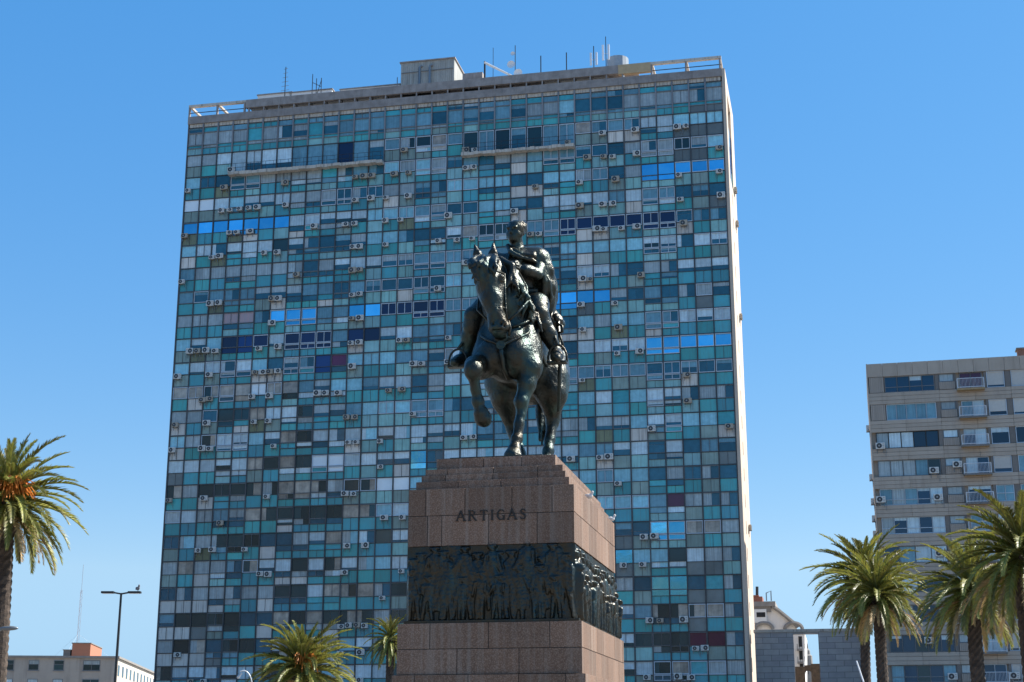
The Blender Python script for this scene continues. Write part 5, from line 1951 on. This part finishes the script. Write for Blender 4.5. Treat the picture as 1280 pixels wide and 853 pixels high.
palm_at('shaggy palm with orange fruit stalks at the left edge of the square', 8, 632, 60., 3.3, 1, xb=-2, trunk=.32, dead=10, fruit=((-1.35, 1.35), (-.75, 1.2)), low_el=-.8)
palm_at('low full palm with orange fruit stalks before the tower foot', 378, 842, 82., 3.35, 2, trunk=.3, dead=6, fruit=((-1.3, 1.3),), low_el=-.5)
palm_at('small slim palm half hidden by the left of the pedestal', 488, 803, 110., 2.25, 3, trunk=.27, dead=4, nf=60, low_el=-.9)
palm_at('full round palm in front of its twin, right of the stone screen', 1097, 748, 84., 3.15, 4, trunk=.3, dead=18, low_el=-.8)
palm_at('taller palm behind the full round palm, fronds reaching left', 1081, 727, 93., 3.95, 5, xb=1081, trunk=.28, dead=12, low_el=-.85)
palm_at('dark-trunked palm partly behind the big palm at the right edge', 1214, 742, 70., 3.2, 6, trunk=.31, dead=10, low_el=-.85)
palm_at('big nearest palm leaning in from the right picture edge', 1279, 700, 52., 2.8, 7, trunk=.34, dead=12, low_el=-.9, hang=1.15)

# ------------------------------------------------------------------ BLOCKS ON THE OTHER SIDE OF THE SQUARE (seen mirrored in the tower's panes)
M['beige_st'] = mat('beige_stone_front', (.3, .28, .24), rough=.9, var=.05, noise=.3, nscale=.1)


def far_block(label, u0, u1, v0, hgt, bay, store):
    root = empty('office_block', W(u0, v0, 0), -PSI)
    tag(root, label, 'office block')
    wd_ = u1 - u0
    mb = MB()
    mb.box(0, wd_, -22, 0, 0, hgt)
    mb.box(-.4, wd_ + .4, -22.4, .5, hgt - 1.2, hgt + .6)
    mb.build('wall', M['beige_st'], root)
    mb = MB()
    z = 5.0
    while z < hgt - 3:
        x = bay * .3
        while x < wd_ - bay * .5:
            mb.box(x, x + bay * .45, .004, .06, z, z + store * .5, 0)
            mb.box(x - .1, x + bay * .45 + .1, .004, .25, z - .25, z - .02, 1)
            x += bay
        z += store
    tag(mb.build('windows', [M['k'], M['louver']], root), kind='stuff')


far_block('tall beige stone block mirrored in the left panes of the tower', -190, -120, -60, 92, 4.2, 3.6)
far_block('broad beige block mirrored low in the middle panes of the tower', -112, -62, -70, 52, 4.6, 3.6)
far_block('beige block mirrored low in the right panes of the tower', -56, -8, -64, 50, 5.0, 3.8)

# ------------------------------------------------------------------ GROUND, SKY, SUN, CAMERA
gm = mat('plaza_paving', (.2, .18, .16), rough=.85, var=0, noise=.4, nscale=.08)
mb = MB()
mb.face([(-3000, -3000, 0), (3000, -3000, 0), (3000, 3000, 0), (-3000, 3000, 0)])
tag(mb.build('ground', gm, None), kind='structure')
mb = MB()
mb.face([W(-300, 95, .004), W(300, 95, .004), W(300, 112, .004), W(-300, 112, .004)])
tag(mb.build('road', mat('asphalt', (.05, .05, .052), rough=.85, var=0, noise=.3), None), kind='structure')
mb = MB()
for y0_, y1_ in ((94.6, 95.), (112., 112.4)):
    a_, b_ = W(-300, y0_, 0), W(300, y0_, 0)
    c_, d_ = W(300, y1_, 0), W(-300, y1_, 0)
    mb.face([(a_[0], a_[1], .13), (b_[0], b_[1], .13), (c_[0], c_[1], .13), (d_[0], d_[1], .13)])
    mb.face([a_, b_, (b_[0], b_[1], .13), (a_[0], a_[1], .13)])
    mb.face([d_, c_, (c_[0], c_[1], .13), (d_[0], d_[1], .13)][::-1])
tag(mb.build('kerb', M['trim'], None), kind='structure')

SUN_EL, SUN_OFF = R(48), R(29)                # height; how far behind the facades' own plane
ua, va = axes(PSI)
sdir = ua * math.cos(SUN_OFF) + va * math.sin(SUN_OFF)
S_ = Vector((sdir[0] * math.cos(SUN_EL), sdir[1] * math.cos(SUN_EL), math.sin(SUN_EL)))
sun = bpy.data.lights.new('sun', 'SUN')
sun.energy = 5.0
sun.angle = R(.53)
sun.color = (1, .95, .87)
so = bpy.data.objects.new('sun', sun)
so.rotation_euler = S_.to_track_quat('Z', 'Y').to_euler()
so.location = (60, 0, 120)
C.objects.link(so)
w = bpy.data.worlds.new('World')
bpy.context.scene.world = w
w.use_nodes = True
nt = w.node_tree
bg = nt.nodes['Background']
sk = nt.nodes.new('ShaderNodeTexSky')
sk.sky_type = 'NISHITA'
sk.sun_disc = False
sk.sun_elevation = SUN_EL
sk.sun_rotation = math.atan2(S_.x, S_.y)
sk.altitude = 30
sk.air_density = 1.0
sk.dust_density = .3
sk.ozone_density = 4.0
ga = nt.nodes.new('ShaderNodeGamma')
ga.inputs['Gamma'].default_value = .38
nt.links.new(sk.outputs[0], ga.inputs['Color'])
se = nt.nodes.new('ShaderNodeSeparateColor')
se.mode = 'HSV'
nt.links.new(ga.outputs[0], se.inputs[0])
co_ = nt.nodes.new('ShaderNodeCombineColor')
co_.mode = 'HSV'
mh_ = nt.nodes.new('ShaderNodeMath')
mh_.operation = 'MULTIPLY_ADD'
mh_.inputs[1].default_value = .0737
mh_.inputs[2].default_value = .5413
ms = nt.nodes.new('ShaderNodeMath')
ms.operation = 'MULTIPLY'
ms.inputs[1].default_value = 2.4
mm_ = nt.nodes.new('ShaderNodeMath')
mm_.operation = 'MAXIMUM'
mm_.inputs[1].default_value = .54
mv = nt.nodes.new('ShaderNodeMath')
mv.operation = 'MULTIPLY'
mv.inputs[1].default_value = 1.63
nt.links.new(se.outputs[1], ms.inputs[0])
nt.links.new(ms.outputs[0], mm_.inputs[0])
nt.links.new(mm_.outputs[0], co_.inputs[1])
nt.links.new(mm_.outputs[0], mh_.inputs[0])
nt.links.new(mh_.outputs[0], co_.inputs[0])
nt.links.new(se.outputs[2], mv.inputs[0])
nt.links.new(mv.outputs[0], co_.inputs[2])
nt.links.new(co_.outputs[0], bg.inputs['Color'])
bg.inputs['Strength'].default_value = .14

cam = bpy.data.cameras.new('camera')
cam.sensor_width = 36
cam.lens = 36 * FPX / 1280
cam.clip_start = .1
cam.clip_end = 8000
co = bpy.data.objects.new('camera', cam)
co.location = (0, 0, CAMZ)
co.rotation_euler = (PI / 2 + PITCH, 0, 0)
C.objects.link(co)
sc = bpy.context.scene
sc.camera = co
sc.view_settings.view_transform = 'Standard'
sc.view_settings.look = 'None'
sc.view_settings.exposure = 1.08
sc.view_settings.gamma = 1
